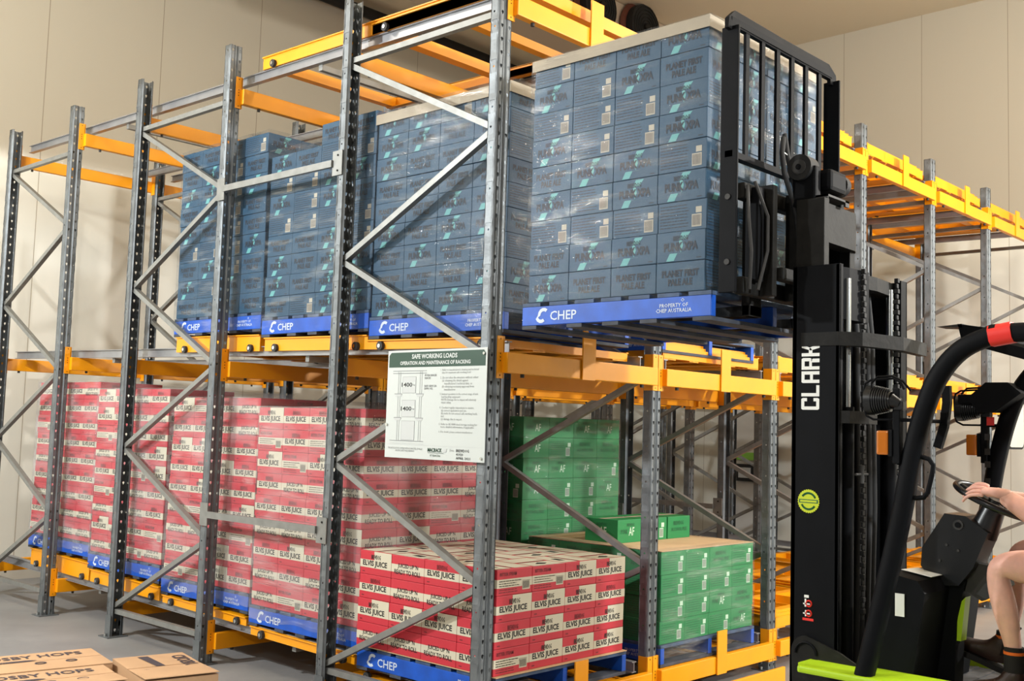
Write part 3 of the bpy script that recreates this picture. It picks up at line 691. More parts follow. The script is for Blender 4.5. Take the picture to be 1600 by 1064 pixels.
# ------------------------------------------------------------------ hop cartons on the floor, bottom left
def hop_box(label, corner, u, L, W_, z0, hgt, open_flap=False, txt=True):
    """corner = far right corner, u = direction of the long side (towards the left), W_ towards camera"""
    u = Vector((u[0], u[1], 0)).normalized(); v = Vector((u.y, -u.x, 0))
    if v.y > 0: v = -v
    c = Vector((corner[0], corner[1], 0)); t = thing('hop_carton', label, 'carton', (corner[0], corner[1], z0), 'brown hop cartons on the floor')
    m = MB(); q = [Vector((0, 0, 0)), u*L, u*L+v*W_, v*W_]; m.prism(q, (0, 0, hgt), HOPC); m.build('carton_body', t)
    m = MB(); e = hgt+.001
    m.prism([p+Vector((0, 0, e)) for p in (Vector(), u*L, u*L+v*W_*.49, v*W_*.49)], (0, 0, .004), HOPC)
    d = .012 if open_flap else 0
    a = [v*W_*.51, u*L+v*W_*.51, u*L+v*W_*1.02, v*W_*1.02]
    m.prism([p+Vector((0, 0, e+(d if i > 1 else 0))) for i, p in enumerate(a)], (0, 0, .004), HOPC); m.build('lid_flaps', t)
    m = MB(); f = Face(m, u*L+v*W_+Vector((0, 0, e+.0052)), -u, -v, .001)
    if txt:
        f.text('CROSBY HOPS', L*.30, W_*.68, L*.92, W_*.86, HOPI, 1, .02); f.poly([(L*.22, W_*.70), (L*.27, W_*.78), (L*.22, W_*.86), (L*.17, W_*.78)], HOPI)
        f.poly([(L*.1, W_*.50), (L*.62, W_*.50), (L*.66, W_*.54), (L*.62, W_*.58), (L*.1, W_*.58)], HOPI); f.text('hops grown in oregon', L*.14, W_*.52, L*.5, W_*.56, KRAFT, 2, 0, 1)
        for a in (.66, .82):
            m.tube([u*(L-a*L)+v*(W_-W_*.34)+u*.03*math.cos(k*PI/6)+v*.022*math.sin(k*PI/6)+Vector((0, 0, e+.0065)) for k in range(12)], .003, HOPI, 4, closed=True)
    m.build('print', t, label='dark lettering on the lid'); return t, u, v
hop_box('brown hop carton on the floor at the far left, rear one', (-.985, 2.345), (-.98, .19), 1.05, .45, 0, .30)
hop_box('brown hop carton on the floor at the far left, front one with raised lid', (-1.13, 1.90), (-.98, .19), 1.05, .45, 0, .295, True)
t, u, v = hop_box('separate brown hop carton on the floor below the fourth rack post', (-.625, 1.905), (-.41, .09), .41, .63, 0, .30, True, False)
m = MB(); e = .3065
f = Face(m, Vector((0, 0, e))+u*.41+v*.63, -v, u*-1, .001)   # runs the other way
f = Face(m, Vector((0, 0, e))+u*.0+v*.02, v, u*-1*-1, .001); f.n = Vector((0, 0, 1))
f.text('CROSBY HOPS', .06, .02, .56, .10, HOPI, 1, .02); f.poly([(.02, .22), (.30, .20), (.30, .25), (.02, .28)], HOPI); f.text('hops 20 kg', .36, .30, .5, .34, HOPI, 1, 0, 1)
m.build('print', t, label='dark lettering and bar on the lid')

# ------------------------------------------------------------------ forklift
FB = Vector((.65, -2.6, 0))
fl = thing('forklift', 'black and lime forklift with raised mast carrying a blue load', 'forklift', FB)
def P_(mb, name, parent=None, **kw):
    o = mb.build(name, parent or fl, **kw)
    if parent is None: o.location = -FB
    return o
# outer mast
for s, x0, x1 in ((0, .29, .322), (1, .95, 1.02)):
    m = MB(); xo = x0 if s == 0 else x1-.014
    m.bbox(xo, xo+.014, -1.885, -1.655, .12, 2.50, BLACK, .003); m.box(x0, x1, -1.885, -1.868, .12, 2.50, BLACK); m.box(x0, x1, -1.675, -1.655, .12, 2.50, BLACK)
    r = P_(m, 'mast_rail')
    if s == 0:
        m = MB(); f = Face(m, (.2895, -1.79, 1.842), (0, 0, 1), (0, 1, 0), .0008)
        # block capitals built as strokes
        U = .058; S_ = .014
        def ltr(i, polys):
            for q in polys:
                if len(q) == 4 and not isinstance(q[0], tuple): q = [(q[0], q[1]), (q[2], q[1]), (q[2], q[3]), (q[0], q[3])]
                f.poly([(i*.0605+a*.053, b*.088) for a, b in q], WHITE)
        ltr(0, [[(0, .08), (.08, 0), (.28, 0), (.28, 1), (.08, 1), (0, .92)], (.28, 0, .72, .17), (.28, .83, .72, 1), [(.72, 0), (.92, 0), (1, .08), (1, .32), (.72, .32)], [(.72, .68), (1, .68), (1, .92), (.92, 1), (.72, 1)]])
        ltr(1, [(0, 0, .28, 1), (.28, 0, .95, .17)])
        ltr(2, [(.0, 0, .28, .62), [(0, .62), (.28, .62), (.28, 1), (.08, 1), (0, .92)], (.28, .83, .72, 1), (.72, 0, 1, 1), (.28, .36, .72, .52)])
        ltr(3, [(0, 0, .28, 1), (.28, .83, .72, 1), [(.72, .46), (.96, .46), (1, .55), (1, .92), (.92, 1), (.72, 1)], (.28, .42, .72, .57), [(.62, 0), (.94, 0), (.94, .38), (.86, .42), (.62, .42)]])
        ltr(4, [(0, 0, .28, 1), [(.28, .40), (.55, .40), (.55, .60), (.28, .60)], [(.50, .50), (.55, .42), (.72, .50), (1.05, 1), (.75, 1)], [(.50, .50), (.72, 0), (1.05, 0), (.78, .52), (.6, .58)]])
        m.build('mast_lettering', r, label='white maker lettering reading upward')
        m = MB(); cx_, cy_, R_ = -1.742, 1.432, .054; pts = []
        for k in range(60): rr = R_ if k % 2 else R_*.93; pts.append((.2885, cx_-rr*math.cos(k*PI/30), cy_+rr*math.sin(k*PI/30)))
        m.prism(pts, (-.001, 0, 0), YGREEN)
        for a0, a1 in ((25, 155), (205, 335)):
            for rr in (.036, .033, .039): m.tube([(.2870, cx_-rr*math.cos(math.radians(a)), cy_+rr*math.sin(math.radians(a))) for a in range(a0, a1, 10)], .0017, DKGREEN, 4)
        m.box(.2868, .2875, cx_-.046, cx_+.046, cy_-.008, cy_+.008, DKGREEN); m.box(.2864, .2868, cx_-.040, cx_+.040, cy_-.004, cy_+.004, YGREEN)
        m.build('round_sticker', r, label='round yellow-green sticker')
        m = MB(); f = Face(m, (.289, -1.765, .905), (0, 0, 1), (0, 1, 0), .0008)
        f.rect(0, -.005, .011, .048, RED); 
        for b in (.032, .075): m.tube([(.2882, -1.765+.018+.013*math.cos(k*PI/8), .905+b+.013*math.sin(k*PI/8)) for k in range(16)], .0035, RED, 4, closed=True)
        f.rect(.018, .030, .045, .036, WHITE, 2); f.rect(.028, .012, .034, .045, WHITE, 2); f.rect(.06, .030, .095, .038, WHITE, 2); f.rect(.07, .012, .076, .045, WHITE, 2); f.rect(.1, .018, .112, .04, WHITE, 2)
        m.build('side_sticker', r, label='small red and white sticker')
# inner mast
for x0, x1 in ((.305, .355), (.745, .80)):
    m = MB(); m.bbox(x0, x1, -1.80 if x0 < .5 else -1.715, -1.66, .2, 2.815, BLACKM, .004); P_(m, 'inner_mast_rail')
m = MB(); m.prism([(.355, -1.755, 2.63), (.74, -1.745, 2.63), (.80, -1.72, 2.63), (.80, -1.67, 2.63), (.355, -1.67, 2.63)], (0, 0, .185), BLACKM); P_(m, 'inner_crossmember')
m = MB(); m.prism([(.33, -1.83, 2.26), (.44, -1.86, 2.26), (.62, -1.87, 2.26), (.62, -1.80, 2.26), (.33, -1.80, 2.26)], (0, 0, .24), BLACK)
m.prism([(.5, -1.855, 2.42), (.7, -1.875, 2.42), (.93, -1.85, 2.42), (1.02, -1.80, 2.42), (1.02, -1.77, 2.42), (.5, -1.77, 2.42)], (0, 0, .065), BLACKM); P_(m, 'mast_crossmember')
m = MB(); m.prism([(.285, -1.70, 2.13), (.285, -1.88, 2.13), (.36, -1.96, 2.13), (.66, -2.02, 2.13), (1.03, -1.98, 2.13), (1.03, -1.94, 2.13), (.66, -1.975, 2.13), (.40, -1.91, 2.13), (.30, -1.87, 2.13)], (0, 0, .062), BLACKM); P_(m, 'tie_bar')
m = MB(); m.prism([(.29, -1.80, 1.785), (.30, -1.93, 1.785), (.45, -1.95, 1.785), (.56, -1.94, 1.785), (.56, -1.90, 1.785), (.36, -1.88, 1.785)], (0, 0, .055), BLACKM); P_(m, 'cylinder_bracket')
m = MB(); m.cyl((.42, -1.93, 1.52), (.42, -1.93, 1.60), .012, GREY, 8); m.cyl((.36, -1.93, 1.56), (.48, -1.93, 1.56), .006, GREY, 6); P_(m, 'bleed_valve')
for x in (.435, .90):
    m = MB(); m.cyl((x, -1.85, .3), (x, -1.85, 1.86), .034, BLACK, 16); m.cyl((x, -1.85, 1.86), (x, -1.85, 2.45), .018, CHROME, 16); P_(m, 'lift_cylinder', label='lift cylinder with chrome rod')
for x in (.555, .925):
    m = MB()
    for q in range(62):
        z = .9+q*.026; m.bbox(x-.012, x+.012, -1.885 if q % 2 else -1.88, -1.865 if q % 2 else -1.87, z, z+.022, RUBBER, .003)
    P_(m, 'lift_chain')
m = MB()
for x in (.63, .68, .74, .79): m.tube([(x, -1.80, .5), (x, -1.82, 1.4), (x+.01, -1.80, 2.2), (x, -1.78, 2.45)], .018, RUBBER, 8)
P_(m, 'hose_bundle')
m = MB(); m.box(.36, .95, -1.74, -1.70, .3, 2.2, BLACK); P_(m, 'rear_shield')
# pulleys on top
m = MB(); m.bbox(.375, .43, -1.72, -1.60, 2.80, 2.99, BLACK, .01); m.cyl((.355, -1.645, 2.985), (.44, -1.645, 2.985), .062, RUBBER, 24); m.cyl((.35, -1.645, 2.985), (.355, -1.645, 2.985), .035, GREY, 20); m.cyl((.345, -1.645, 2.985), (.35, -1.645, 2.985), .014, BLACK, 12); P_(m, 'chain_pulley')
m = MB(); m.bbox(.45, .62, -1.76, -1.66, 2.88, 2.985, BLACK, .02); m.cyl((.62, -1.71, 2.935), (.66, -1.71, 2.935), .052, RUBBER, 20); m.cyl((.66, -1.71, 2.935), (.667, -1.71, 2.935), .045, GREY, 20); P_(m, 'hose_pulley')
m = MB(); m.box(.38, .60, -1.78, -1.70, 2.835, 2.845, GREY); m.box(.38, .385, -1.78, -1.70, 2.815, 2.845, GREY); m.box(.56, .60, -1.78, -1.77, 2.815, 2.845, GREY); m.cyl((.44, -1.69, 2.86), (.44, -1.61, 2.90), .02, GREY, 10); P_(m, 'pulley_bracket')
# carriage
m = MB()
m.bbox(.06, 1.08, -1.53, -1.475, 2.80, 2.875, BLACKM, .008); m.bbox(.06, 1.08, -1.53, -1.475, 2.36, 2.44, BLACKM, .008)
for x in (.20, .44, .74): m.bbox(x, x+.04, -1.60, -1.53, 2.36, 2.88, BLACKM, .006)
m.bbox(.12, .17, -1.57, -1.50, 2.42, 2.86, BLACK, .006); m.bbox(.46, .56, -1.60, -1.53, 2.76, 2.86, BLACKM, .01)
m.bbox(.26, .52, -1.62, -1.56, 2.44, 2.50, BLACKM, .01); m.bbox(.50, .54, -1.64, -1.58, 2.3, 2.9, BLACK, .008); m.bbox(.76, .80, -1.66, -1.58, 2.3, 2.9, BLACK, .008)
for z in (2.42, 2.5, 2.78): m.cyl((.54, -1.62, z), (.6, -1.62, z), .03, GREY, 14)
P_(m, 'carriage')
m = MB(); m.tube([(.36, -1.56, 3.14), (.33, -1.57, 3.06), (.335, -1.58, 2.96), (.38, -1.60, 2.84), (.42, -1.61, 2.72), (.43, -1.61, 2.6)], .013, RUBBER, 8); m.tube([(.37, -1.56, 3.16), (.375, -1.575, 3.05), (.39, -1.59, 2.95), (.42, -1.61, 2.84), (.45, -1.62, 2.7)], .013, RUBBER, 8); m.cyl((.335, -1.575, 3.06), (.385, -1.575, 3.05), .006, CHROME, 6); P_(m, 'hydraulic_hose')
m = MB(); m.tube([(.07, -1.54, 2.86), (.05, -1.56, 2.7), (.06, -1.57, 2.55), (.08, -1.55, 2.38)], .008, GREY, 6); m.tube([(.10, -1.56, 2.88), (.15, -1.60, 2.72), (.15, -1.60, 2.56), (.12, -1.57, 2.38)], .008, GREY, 6); P_(m, 'side_hose')
# backrest
bk = MB()
bk.bbox(.0, .014, -1.525, -1.435, 2.36, 3.60, BLACK, .004); bk.bbox(1.01, 1.024, -1.525, -1.435, 2.80, 3.60, BLACK, .004)
bk.tube([(.007, -1.48, 3.58), (.012, -1.48, 3.62), (.04, -1.475, 3.645), (.5, -1.47, 3.645), (.98, -1.475, 3.645), (1.012, -1.48, 3.62), (1.017, -1.48, 3.58)], .001, BLACK, prof=[(-40, -10), (40, -10), (40, 10), (-40, 10)])
bk.box(.0, 1.02, -1.49, -1.45, 3.615, 3.645, BLACK)
bk.box(.0, 1.02, -1.50, -1.46, 2.985, 3.015, BLACK)
for z in (2.50, 2.80): bk.cyl((-.006, -1.48, z), (.0, -1.48, z), .014, GREY, 8)
bo = P_(bk, 'load_backrest')
for x in (.135, .28, .425, .57, .715, .86): bo2 = MB().box(x, x+.032, -1.485, -1.470, 3.0, 3.63, BLACK).build('backrest_bar', bo)
# forks
for x in (.22, .82):
    m = MB(); m.bbox(x, x+.11, -1.47, -1.425, 2.275, 2.86, BLACKM, .006); m.prism([(x, -1.47, 2.275), (x, -1.40, 2.275), (x, -.36, 2.292), (x, -.36, 2.300), (x, -1.42, 2.325), (x, -1.47, 2.325)], (.11, 0, 0), BLACKM); P_(m, 'fork')
# overhead guard pillars
def smooth_path(p, n=5):
    p = [Vector(q) for q in p]; out = []
    for i in range(len(p)-1):
        a, b, c, d = p[max(i-1, 0)], p[i], p[i+1], p[min(i+2, len(p)-1)]
        for k in range(n):
            t_ = k/n; out.append(.5*((2*b)+(c-a)*t_+(2*a-5*b+4*c-d)*t_*t_+(3*b-a-3*c+d)*t_**3))
    return out+[p[-1]]
def pillar(dx, name):
    pts = [(.15+dx, -2.065, .72), (.15+dx, -2.145, 1.05), (.15+dx, -2.225, 1.40), (.15+dx, -2.265, 1.62), (.15+dx, -2.315, 1.82), (.15+dx, -2.375, 1.97), (.15+dx, -2.46, 2.075), (.15+dx, -2.57, 2.13), (.15+dx, -2.68, 2.145), (.15+dx, -3.3, 2.13), (.15+dx, -3.62, 2.08), (.15+dx, -3.70, 1.95), (.15+dx, -3.78, .9)]
    r = .036; c = .55; m = MB(); m.tube(smooth_path(pts), r, BLACK, prof=[(-1, -c), (-c, -1), (c, -1), (1, -c), (1, c), (c, 1), (-c, 1), (-1, c)])
    return P_(m, name, label='curved black cab pillar')
p1 = pillar(0, 'cab_pillar'); p2 = pillar(1.0, 'cab_pillar')
m = MB(); m.tube([(.15, -2.585, 2.133), (.15, -2.67, 2.147)], .040, RED, prof=[(-1, -.55), (-.55, -1), (.55, -1), (1, -.55), (1, .55), (.55, 1), (-.55, 1), (-1, .55)]); m.build('red_tape', p1, label='band of red tape')
m = MB(); m.box(1.108, 1.11, -2.27, -2.235, 1.80, 1.84, RED)
for z in (1.73, 1.66, 1.60, 1.52): m.box(1.108, 1.11, -2.25, -2.225, z, z+.03, GREY)
m.build('warning_sticker', p2, label='small warning stickers')
m = MB()
for y in (-2.75, -2.95, -3.15, -3.35): m.bar((.15, y, 2.14), (1.15, y, 2.14), .02, .06, BLACK)
m.bar((.15, -2.62, 2.14), (1.15, -2.62, 2.14), .05, .05, BLACK); P_(m, 'roof_grille')
m = MB(); m.prism([(1.0, -2.14, 2.28), (1.0, -2.16, 2.19), (1.0, -2.45, 2.10), (1.0, -2.72, 2.12), (1.0, -2.72, 2.18)], (.12, 0, 0), BLACK); m.prism([(1.0, -2.04, 2.27), (1.0, -2.16, 2.262), (1.0, -2.16, 2.28)], (.12, 0, 0), GREY); P_(m, 'roof_lamp_bracket')
m = MB(); m.bbox(1.05, 1.13, -2.20, -2.12, 1.90, 1.945, BLACK, .006); m.prism([(1.02, -2.18, 1.93), (1.02, -2.26, 2.0), (1.02, -2.36, 2.0), (1.02, -2.42, 1.95), (1.02, -2.30, 1.86), (1.02, -2.22, 1.86)], (.10, 0, 0), BLACK); P_(m, 'sensor_box')
# head lamps, guards, indicators
for dx, nm in ((0, 'near'), (1.0, 'far')):
    x = .12+dx; m = MB()
    m.cyl((x, -2.10, 1.88), (x, -2.125, 1.88), .062, PLAST, 22); m.cyl((x, -2.098, 1.88), (x, -2.10, 1.88), .055, LENSG, 22)
    for q in range(8): m.cyl((x, -2.125-q*.009, 1.88), (x, -2.130-q*.009, 1.88), .062-.002*q, PLAST, 20)
    m.cyl((x, -2.125, 1.88), (x, -2.20, 1.88), .055, PLAST, 20, .036); m.cyl((x, -2.20, 1.88), (x, -2.235, 1.865), .034, PLAST, 16, .02); m.bbox(x-.015, x+.03, -2.25, -2.21, 1.84, 1.88, PLAST, .005)
    hl = P_(m, 'head_lamp'); z0, z1, y0, y1 = 1.795, 1.965, -2.075, -2.255; pts = []
    for (yy, zz, a0) in ((y0, z1, 90), (y1+.03, z1, 40)): pass
    pts = [(x, -2.25, 1.925), (x, -2.235, 1.955), (x, -2.205, 1.97), (x, -2.11, 1.965), (x, -2.085, 1.95), (x, -2.078, 1.92), (x, -2.082, 1.84), (x, -2.09, 1.815), (x, -2.12, 1.80), (x, -2.20, 1.80), (x, -2.23, 1.815)]
    g = MB(); g.tube(pts, .005, BLACK, 6); g.tube([(x-.04, -2.13, 1.93), (x-.04, -2.13, 1.95), (x-.03, -2.15, 1.975), (x, -2.20, 1.98), (x+.01, -2.24, 1.96), (x+.02, -2.27, 1.92)], .005, BLACK, 6); g.build('lamp_guard', hl, label='bent wire lamp guard')
    m = MB(); m.bbox(x-.01, x+.03, -2.235, -2.205, 1.62, 1.93, BLACK, .004); m.bar((x+.01, -2.22, 1.80), (.15+dx, -2.30, 1.80), .015, .015, BLACK); P_(m, 'lamp_bracket')
    m = MB(); m.bbox(x-.02, x+.03, -2.19, -2.14, 1.655, 1.755, AMBER, .008); m.box(x-.015, x+.025, -2.205, -2.19, 1.65, 1.76, BLACK); P_(m, 'turn_indicator', label='amber turn indicator')
# mirrors
m = MB(); m.tube([(.35, -2.335, 1.95), (.35, -2.338, 1.88), (.35, -2.325, 1.78), (.35, -2.298, 1.69)], .013, BLACK, prof=[(-1, -1.3), (1, -1.3), (1, 1.3), (-1, 1.3)]); m.cyl((.15, -2.29, 1.80), (.35, -2.315, 1.80), .008, BLACK, 8); m.bbox(.33, .36, -2.345, -2.315, 1.79, 1.84, BLACK, .004); P_(m, 'edge_mirror')
def rrect(x0, x1, z0, z1, r, y):
    return [(cx_+r*math.cos(math.radians(a)), y, cz_+r*math.sin(math.radians(a))) for cx_, cz_, b in ((x1-r, z1-r, 0), (x0+r, z1-r, 90), (x0+r, z0+r, 180), (x1-r, z0+r, 270)) for a in (b, b+30, b+60, b+90)]
m = MB(); m.prism(rrect(1.205, 1.44, 1.69, 1.945, .035, -2.30), (0, .02, 0), BLACK); mm = P_(m, 'side_mirror'); m = MB(); m.prism(rrect(1.216, 1.43, 1.70, 1.935, .03, -2.302), (0, .001, 0), MIRROR); m.build('mirror_glass', mm)
m = MB(); m.tube([(1.25, -2.28, 1.82), (1.16, -2.27, 1.80)], .008, BLACK, 6); m.build('mirror_arm', mm)
# grab handle
m = MB(); m.tube([(.15, -2.25, 1.665), (.15, -2.30, 1.655), (.15, -2.34, 1.645), (.15, -2.358, 1.62), (.15, -2.352, 1.58), (.15, -2.335, 1.51), (.15, -2.32, 1.49), (.15, -2.29, 1.485), (.15, -2.24, 1.49)], .010, BLACK, 8); P_(m, 'grab_handle')
# cowl, floor, fender, steering
m = MB(); m.prism([(.33, -2.04, .66), (.33, -2.03, 1.0), (.33, -2.055, 1.13), (.33, -2.10, 1.15), (.33, -2.22, 1.13), (.33, -2.25, 1.08), (.33, -2.19, .66)], (.66, 0, 0), BLACK); P_(m, 'front_cowl')
m = MB(); m.prism([(.45, -2.10, 1.156), (.45, -2.23, 1.138), (.62, -2.23, 1.138), (.58, -2.12, 1.156)], (0, 0, .002), WHITE); P_(m, 'paper_note')
m = MB(); m.box(.325, .329, -2.165, -2.125, .975, 1.07, WHITE); P_(m, 'paper_tag')
m = MB(); m.prism([(.57, -2.136, 1.17), (.57, -2.142, 1.25), (.57, -2.24, 1.405), (.57, -2.33, 1.40), (.57, -2.425, 1.335), (.57, -2.36, 1.18), (.57, -2.30, 1.10), (.57, -2.20, 1.09)], (.15, 0, 0), PLAST)
m.cyl((.565, -2.30, 1.36), (.57, -2.30, 1.36), .022, GREY, 16); m.cyl((.56, -2.30, 1.36), (.566, -2.30, 1.36), .012, BLACK, 12)
for y, z in ((-2.25, 1.27), (-2.22, 1.20), (-2.30, 1.25)): m.cyl((.565, y, z), (.57, y, z), .006, GREY, 8)
P_(m, 'steering_column')
m = MB(); m.prism([(.60, -2.19, .66), (.60, -2.20, 1.10), (.60, -2.32, 1.12), (.60, -2.28, .95), (.60, -2.27, .66)], (.10, 0, 0), BLACK); m.prism([(.61, -2.27, .86), (.61, -2.29, 1.02), (.61, -2.315, 1.05), (.61, -2.295, .86)], (.06, 0, 0), LIME); m.prism([(.62, -2.30, 1.08), (.62, -2.34, 1.20), (.62, -2.48, 1.19), (.62, -2.50, 1.12), (.62, -2.38, 1.04)], (.05, 0, 0), GREY); P_(m, 'column_support')
WC = Vector((.65, -2.435, 1.468)); wn = Vector((0, -.39, .92)).normalized(); wu = Vector((1, 0, 0)); wv = wn.cross(wu)
m = MB(); m.tube([WC+wu*.175*math.cos(a)+wv*.175*math.sin(a) for a in [k*PI/24 for k in range(48)]], .014, PLAST, 10, closed=True)
for a in (math.radians(90), math.radians(210), math.radians(330)): m.tube([WC+wn*-.02, WC+(wu*math.cos(a)+wv*math.sin(a))*.172], [.016, .009], PLAST, 8)
m.cyl(WC-wn*.05, WC+wn*.005, .035, PLAST, 16); m.cyl(WC-wn*.16, WC-wn*.04, .062, PLAST, 18, .05); P_(m, 'steering_wheel')
m = MB(); m.tube([(.80, -2.36, 1.36), (.95, -2.36, 1.42)], .007, BLACK, 6); m.cyl((.95, -2.36, 1.42), (.95, -2.36, 1.45), .016, BLACK, 10); P_(m, 'direction_lever')
m = MB(); m.bbox(.10, .335, -2.9, -1.79, .715, .745, LIME, .01); m.prism([(.10, -1.80, .73), (.16, -1.765, .73), (.335, -1.765, .73), (.335, -1.80, .73)], (0, 0, .014), LIME); P_(m, 'side_panel', label='lime green side panel and step')
m = MB(); m.bbox(1.17, 1.20, -2.9, -1.80, .45, .745, LIME, .01); P_(m, 'side_panel', label='lime green side panel')
m = MB(); pts = [(.275, -1.75-.075*math.cos(a), .755+.075*math.sin(a)) for a in [k*PI/10 for k in range(11)]]; pts = [(.275, -1.675, .62)]+[(.275, -1.74+.07*math.cos(a), .77+.07*math.sin(a)) for a in [k*PI/8*.8 for k in range(6)]]+[(.275, -1.90, .79), (.275, -1.99, .745), (.275, -1.99, .62)]
m.prism(pts, (.012, 0, 0), BLACKM); m.tube([(.272, -1.742+.05*math.cos(a), .762+.05*math.sin(a)) for a in [k*PI/10 for k in range(11)]], .006, BLACK, 6); P_(m, 'tilt_pivot_cover')
m = MB(); m.bbox(.335, 1.17, -2.95, -2.02, .61, .655, MATF, .008)
for k in range(9): m.box(.36, 1.15, -2.9+k*.09, -2.88+k*.09, .655, .660, MATF)
P_(m, 'floor_plate')
for x in (.62, .78): m = MB(); m.prism([(x, -2.14, .76), (x, -2.22, .80), (x, -2.25, .78), (x, -2.18, .735)], (.09, 0, 0), GREY); m.bar((x+.045, -2.15, .78), (x+.045, -2.10, .655), .02, .02, BLACK); P_(m, 'pedal')
m = MB(); m.bbox(.40, .90, -3.25, -2.72, .655, 1.02, BLACK, .03); P_(m, 'seat_base')
m = MB(); m.bbox(.41, .89, -3.22, -2.76, 1.02, 1.11, PLAST, .03); m.bbox(.41, .89, -3.32, -3.20, 1.05, 1.62, PLAST, .04); P_(m, 'seat')
m = MB(); m.bbox(.14, 1.16, -3.95, -3.35, .35, 1.15, BLACK, .05); m.bbox(.2, 1.1, -3.35, -1.95, .25, .61, BLACK, .02); P_(m, 'counterweight')
for x, y, r_ in ((.14, -1.98, .30), (.96, -1.98, .30), (.20, -3.55, .24), (.92, -3.55, .24)):
    m = MB(); m.cyl((x, y, r_), (x+.19, y, r_), r_, RUBBER, 32); m.cyl((x-.003, y, r_), (x+.193, y, r_), r_*.55, GREY, 20); P_(m, 'wheel')

# ------------------------------------------------------------------ driver
def skinned(name, chains, m, parent=None, levels=2, root=0, label=None, **kw):
    vs, es, rs = [], [], []; idx = {}
    for ch in chains:
        prev = None
        for (p, r) in ch:
            k = tuple(round(c, 4) for c in p)
            if k not in idx: idx[k] = len(vs); vs.append(p); rs.append(r if isinstance(r, tuple) else (r, r))
            if prev is not None and prev != idx[k]: es.append((prev, idx[k]))
            prev = idx[k]
    me = bpy.data.meshes.new(name); me.from_pydata(vs, es, []); o = bpy.data.objects.new(name, me); COL.objects.link(o)
    sk = o.modifiers.new('skin', 'SKIN'); sk.use_smooth_shade = True
    for i, r in enumerate(rs): me.skin_vertices[0].data[i].radius = r
    me.skin_vertices[0].data[root].use_root = True
    ss = o.modifiers.new('sub', 'SUBSURF'); ss.levels = levels; ss.render_levels = levels
    dg = bpy.context.evaluated_depsgraph_get(); me2 = bpy.data.meshes.new_from_object(o.evaluated_get(dg)); bpy.data.objects.remove(o)
    me2.materials.clear(); me2.materials.append(m)
    for p in me2.polygons: p.use_smooth = True
    return me2
def join(meshes, name):
    bm = bmesh.new()
    for me in meshes: bm.from_mesh(me)
    out = bpy.data.meshes.new(name); bm.to_mesh(out); bm.free()
    return out
pel = (.65, -2.98, 1.22)
ch = [[(pel, .14), ((.65, -3.03, 1.42), (.15, .11)), ((.65, -3.02, 1.60), (.16, .11)), ((.65, -2.99, 1.72), (.09, .08)), ((.65, -2.96, 1.80), .055), ((.65, -2.945, 1.86), .075), ((.65, -2.94, 1.94), (.085, .10)), ((.65, -2.95, 2.01), (.075, .085))],
      [((.65, -3.02, 1.60), .16), ((.47, -3.0, 1.66), .065), ((.41, -2.90, 1.52), .05), ((.40, -2.80, 1.40), .046), ((.42, -2.68, 1.415), .050), ((.450, -2.60, 1.458), .046), ((.468, -2.54, 1.492), (.038, .033)), ((.472, -2.515, 1.502), (.035, .029))],
      [((.65, -3.02, 1.60), .16), ((.83, -3.0, 1.66), .065), ((.90, -2.88, 1.50), .05), ((.90, -2.76, 1.40), .045), ((.86, -2.62, 1.42), .044), ((.82, -2.52, 1.47), .030)],
      [(pel, .14), ((.56, -2.92, 1.21), .105), ((.53, -2.72, 1.215), .086), ((.505, -2.545, 1.215), .072), ((.50, -2.485, 1.205), .060), ((.50, -2.492, 1.13), .052), ((.50, -2.515, 1.04), .055), ((.50, -2.535, .95), .043), ((.50, -2.55, .86), .033), ((.50, -2.55, .76), .034)],
      [(pel, .14), ((.75, -2.92, 1.21), .105), ((.80, -2.72, 1.235), .084), ((.845, -2.52, 1.25), .070), ((.86, -2.455, 1.24), .058), ((.85, -2.44, 1.14), .050), ((.83, -2.44, 1.04), .053), ((.81, -2.43, .93), .040), ((.80, -2.42, .87), .033), ((.80, -2.41, .83), .034)]]
body = skinned('body', ch, SKIN)
# left hand: palm and five fingers over the wheel rim
def hand(wrist, fwd, side, upv, sgn):
    w_ = Vector(wrist); F = Vector(fwd).normalized(); Sd = Vector(side).normalized(); U = Vector(upv).normalized(); ms = []
    T = lambda a, b, c: tuple(w_+F*a*1.1+Sd*b*1.15+U*c*1.15)
    ms.append(skinned('p', [[(T(-.03, 0, 0), (.030, .027)), (T(.01, 0, .004), (.034, .025)), (T(.035, 0, .007), (.040, .023)), (T(.065, .0, .008), (.044, .020)), (T(.088, .0, .006), (.041, .016))]], SKIN))
    fl_ = ((-.030, .068, .0078), (-.010, .078, .0088), (.011, .082, .0092), (.031, .074, .0090))   # pinky .. index
    for q, (b, L, r) in enumerate(fl_):
        sp = (b)*.32; a0 = .072
        ms.append(skinned('f', [[(T(a0, b*.85, .008), r*1.15), (T(a0+.022, b, .012), r*1.12), (T(a0+.022+L*.36, b+sp*.4, .010), r), (T(a0+.022+L*.66, b+sp*.6, -.002-.004*(q % 2)), r*.92), (T(a0+.022+L*.86, b+sp*.65, -.018), r*.8), (T(a0+.022+L*.90, b+sp*.65, -.026), r*.6)]], SKIN))
    ms.append(skinned('t', [[(T(.02, .018, -.002), .013), (T(.045, .040, -.012), .0115), (T(.068, .050, -.026), .010), (T(.085, .048, -.040), .0085), (T(.092, .044, -.048), .0065)]], SKIN))
    return ms
HL = hand((.470, -2.530, 1.504), (.12, .93, .05), (.80, -.10, .58), (-.58, -.06, .81), 1)
HR = hand((.818, -2.512, 1.474), (-.10, .93, .10), (-1, -.10, 0), (0, -.10, 1), 1)
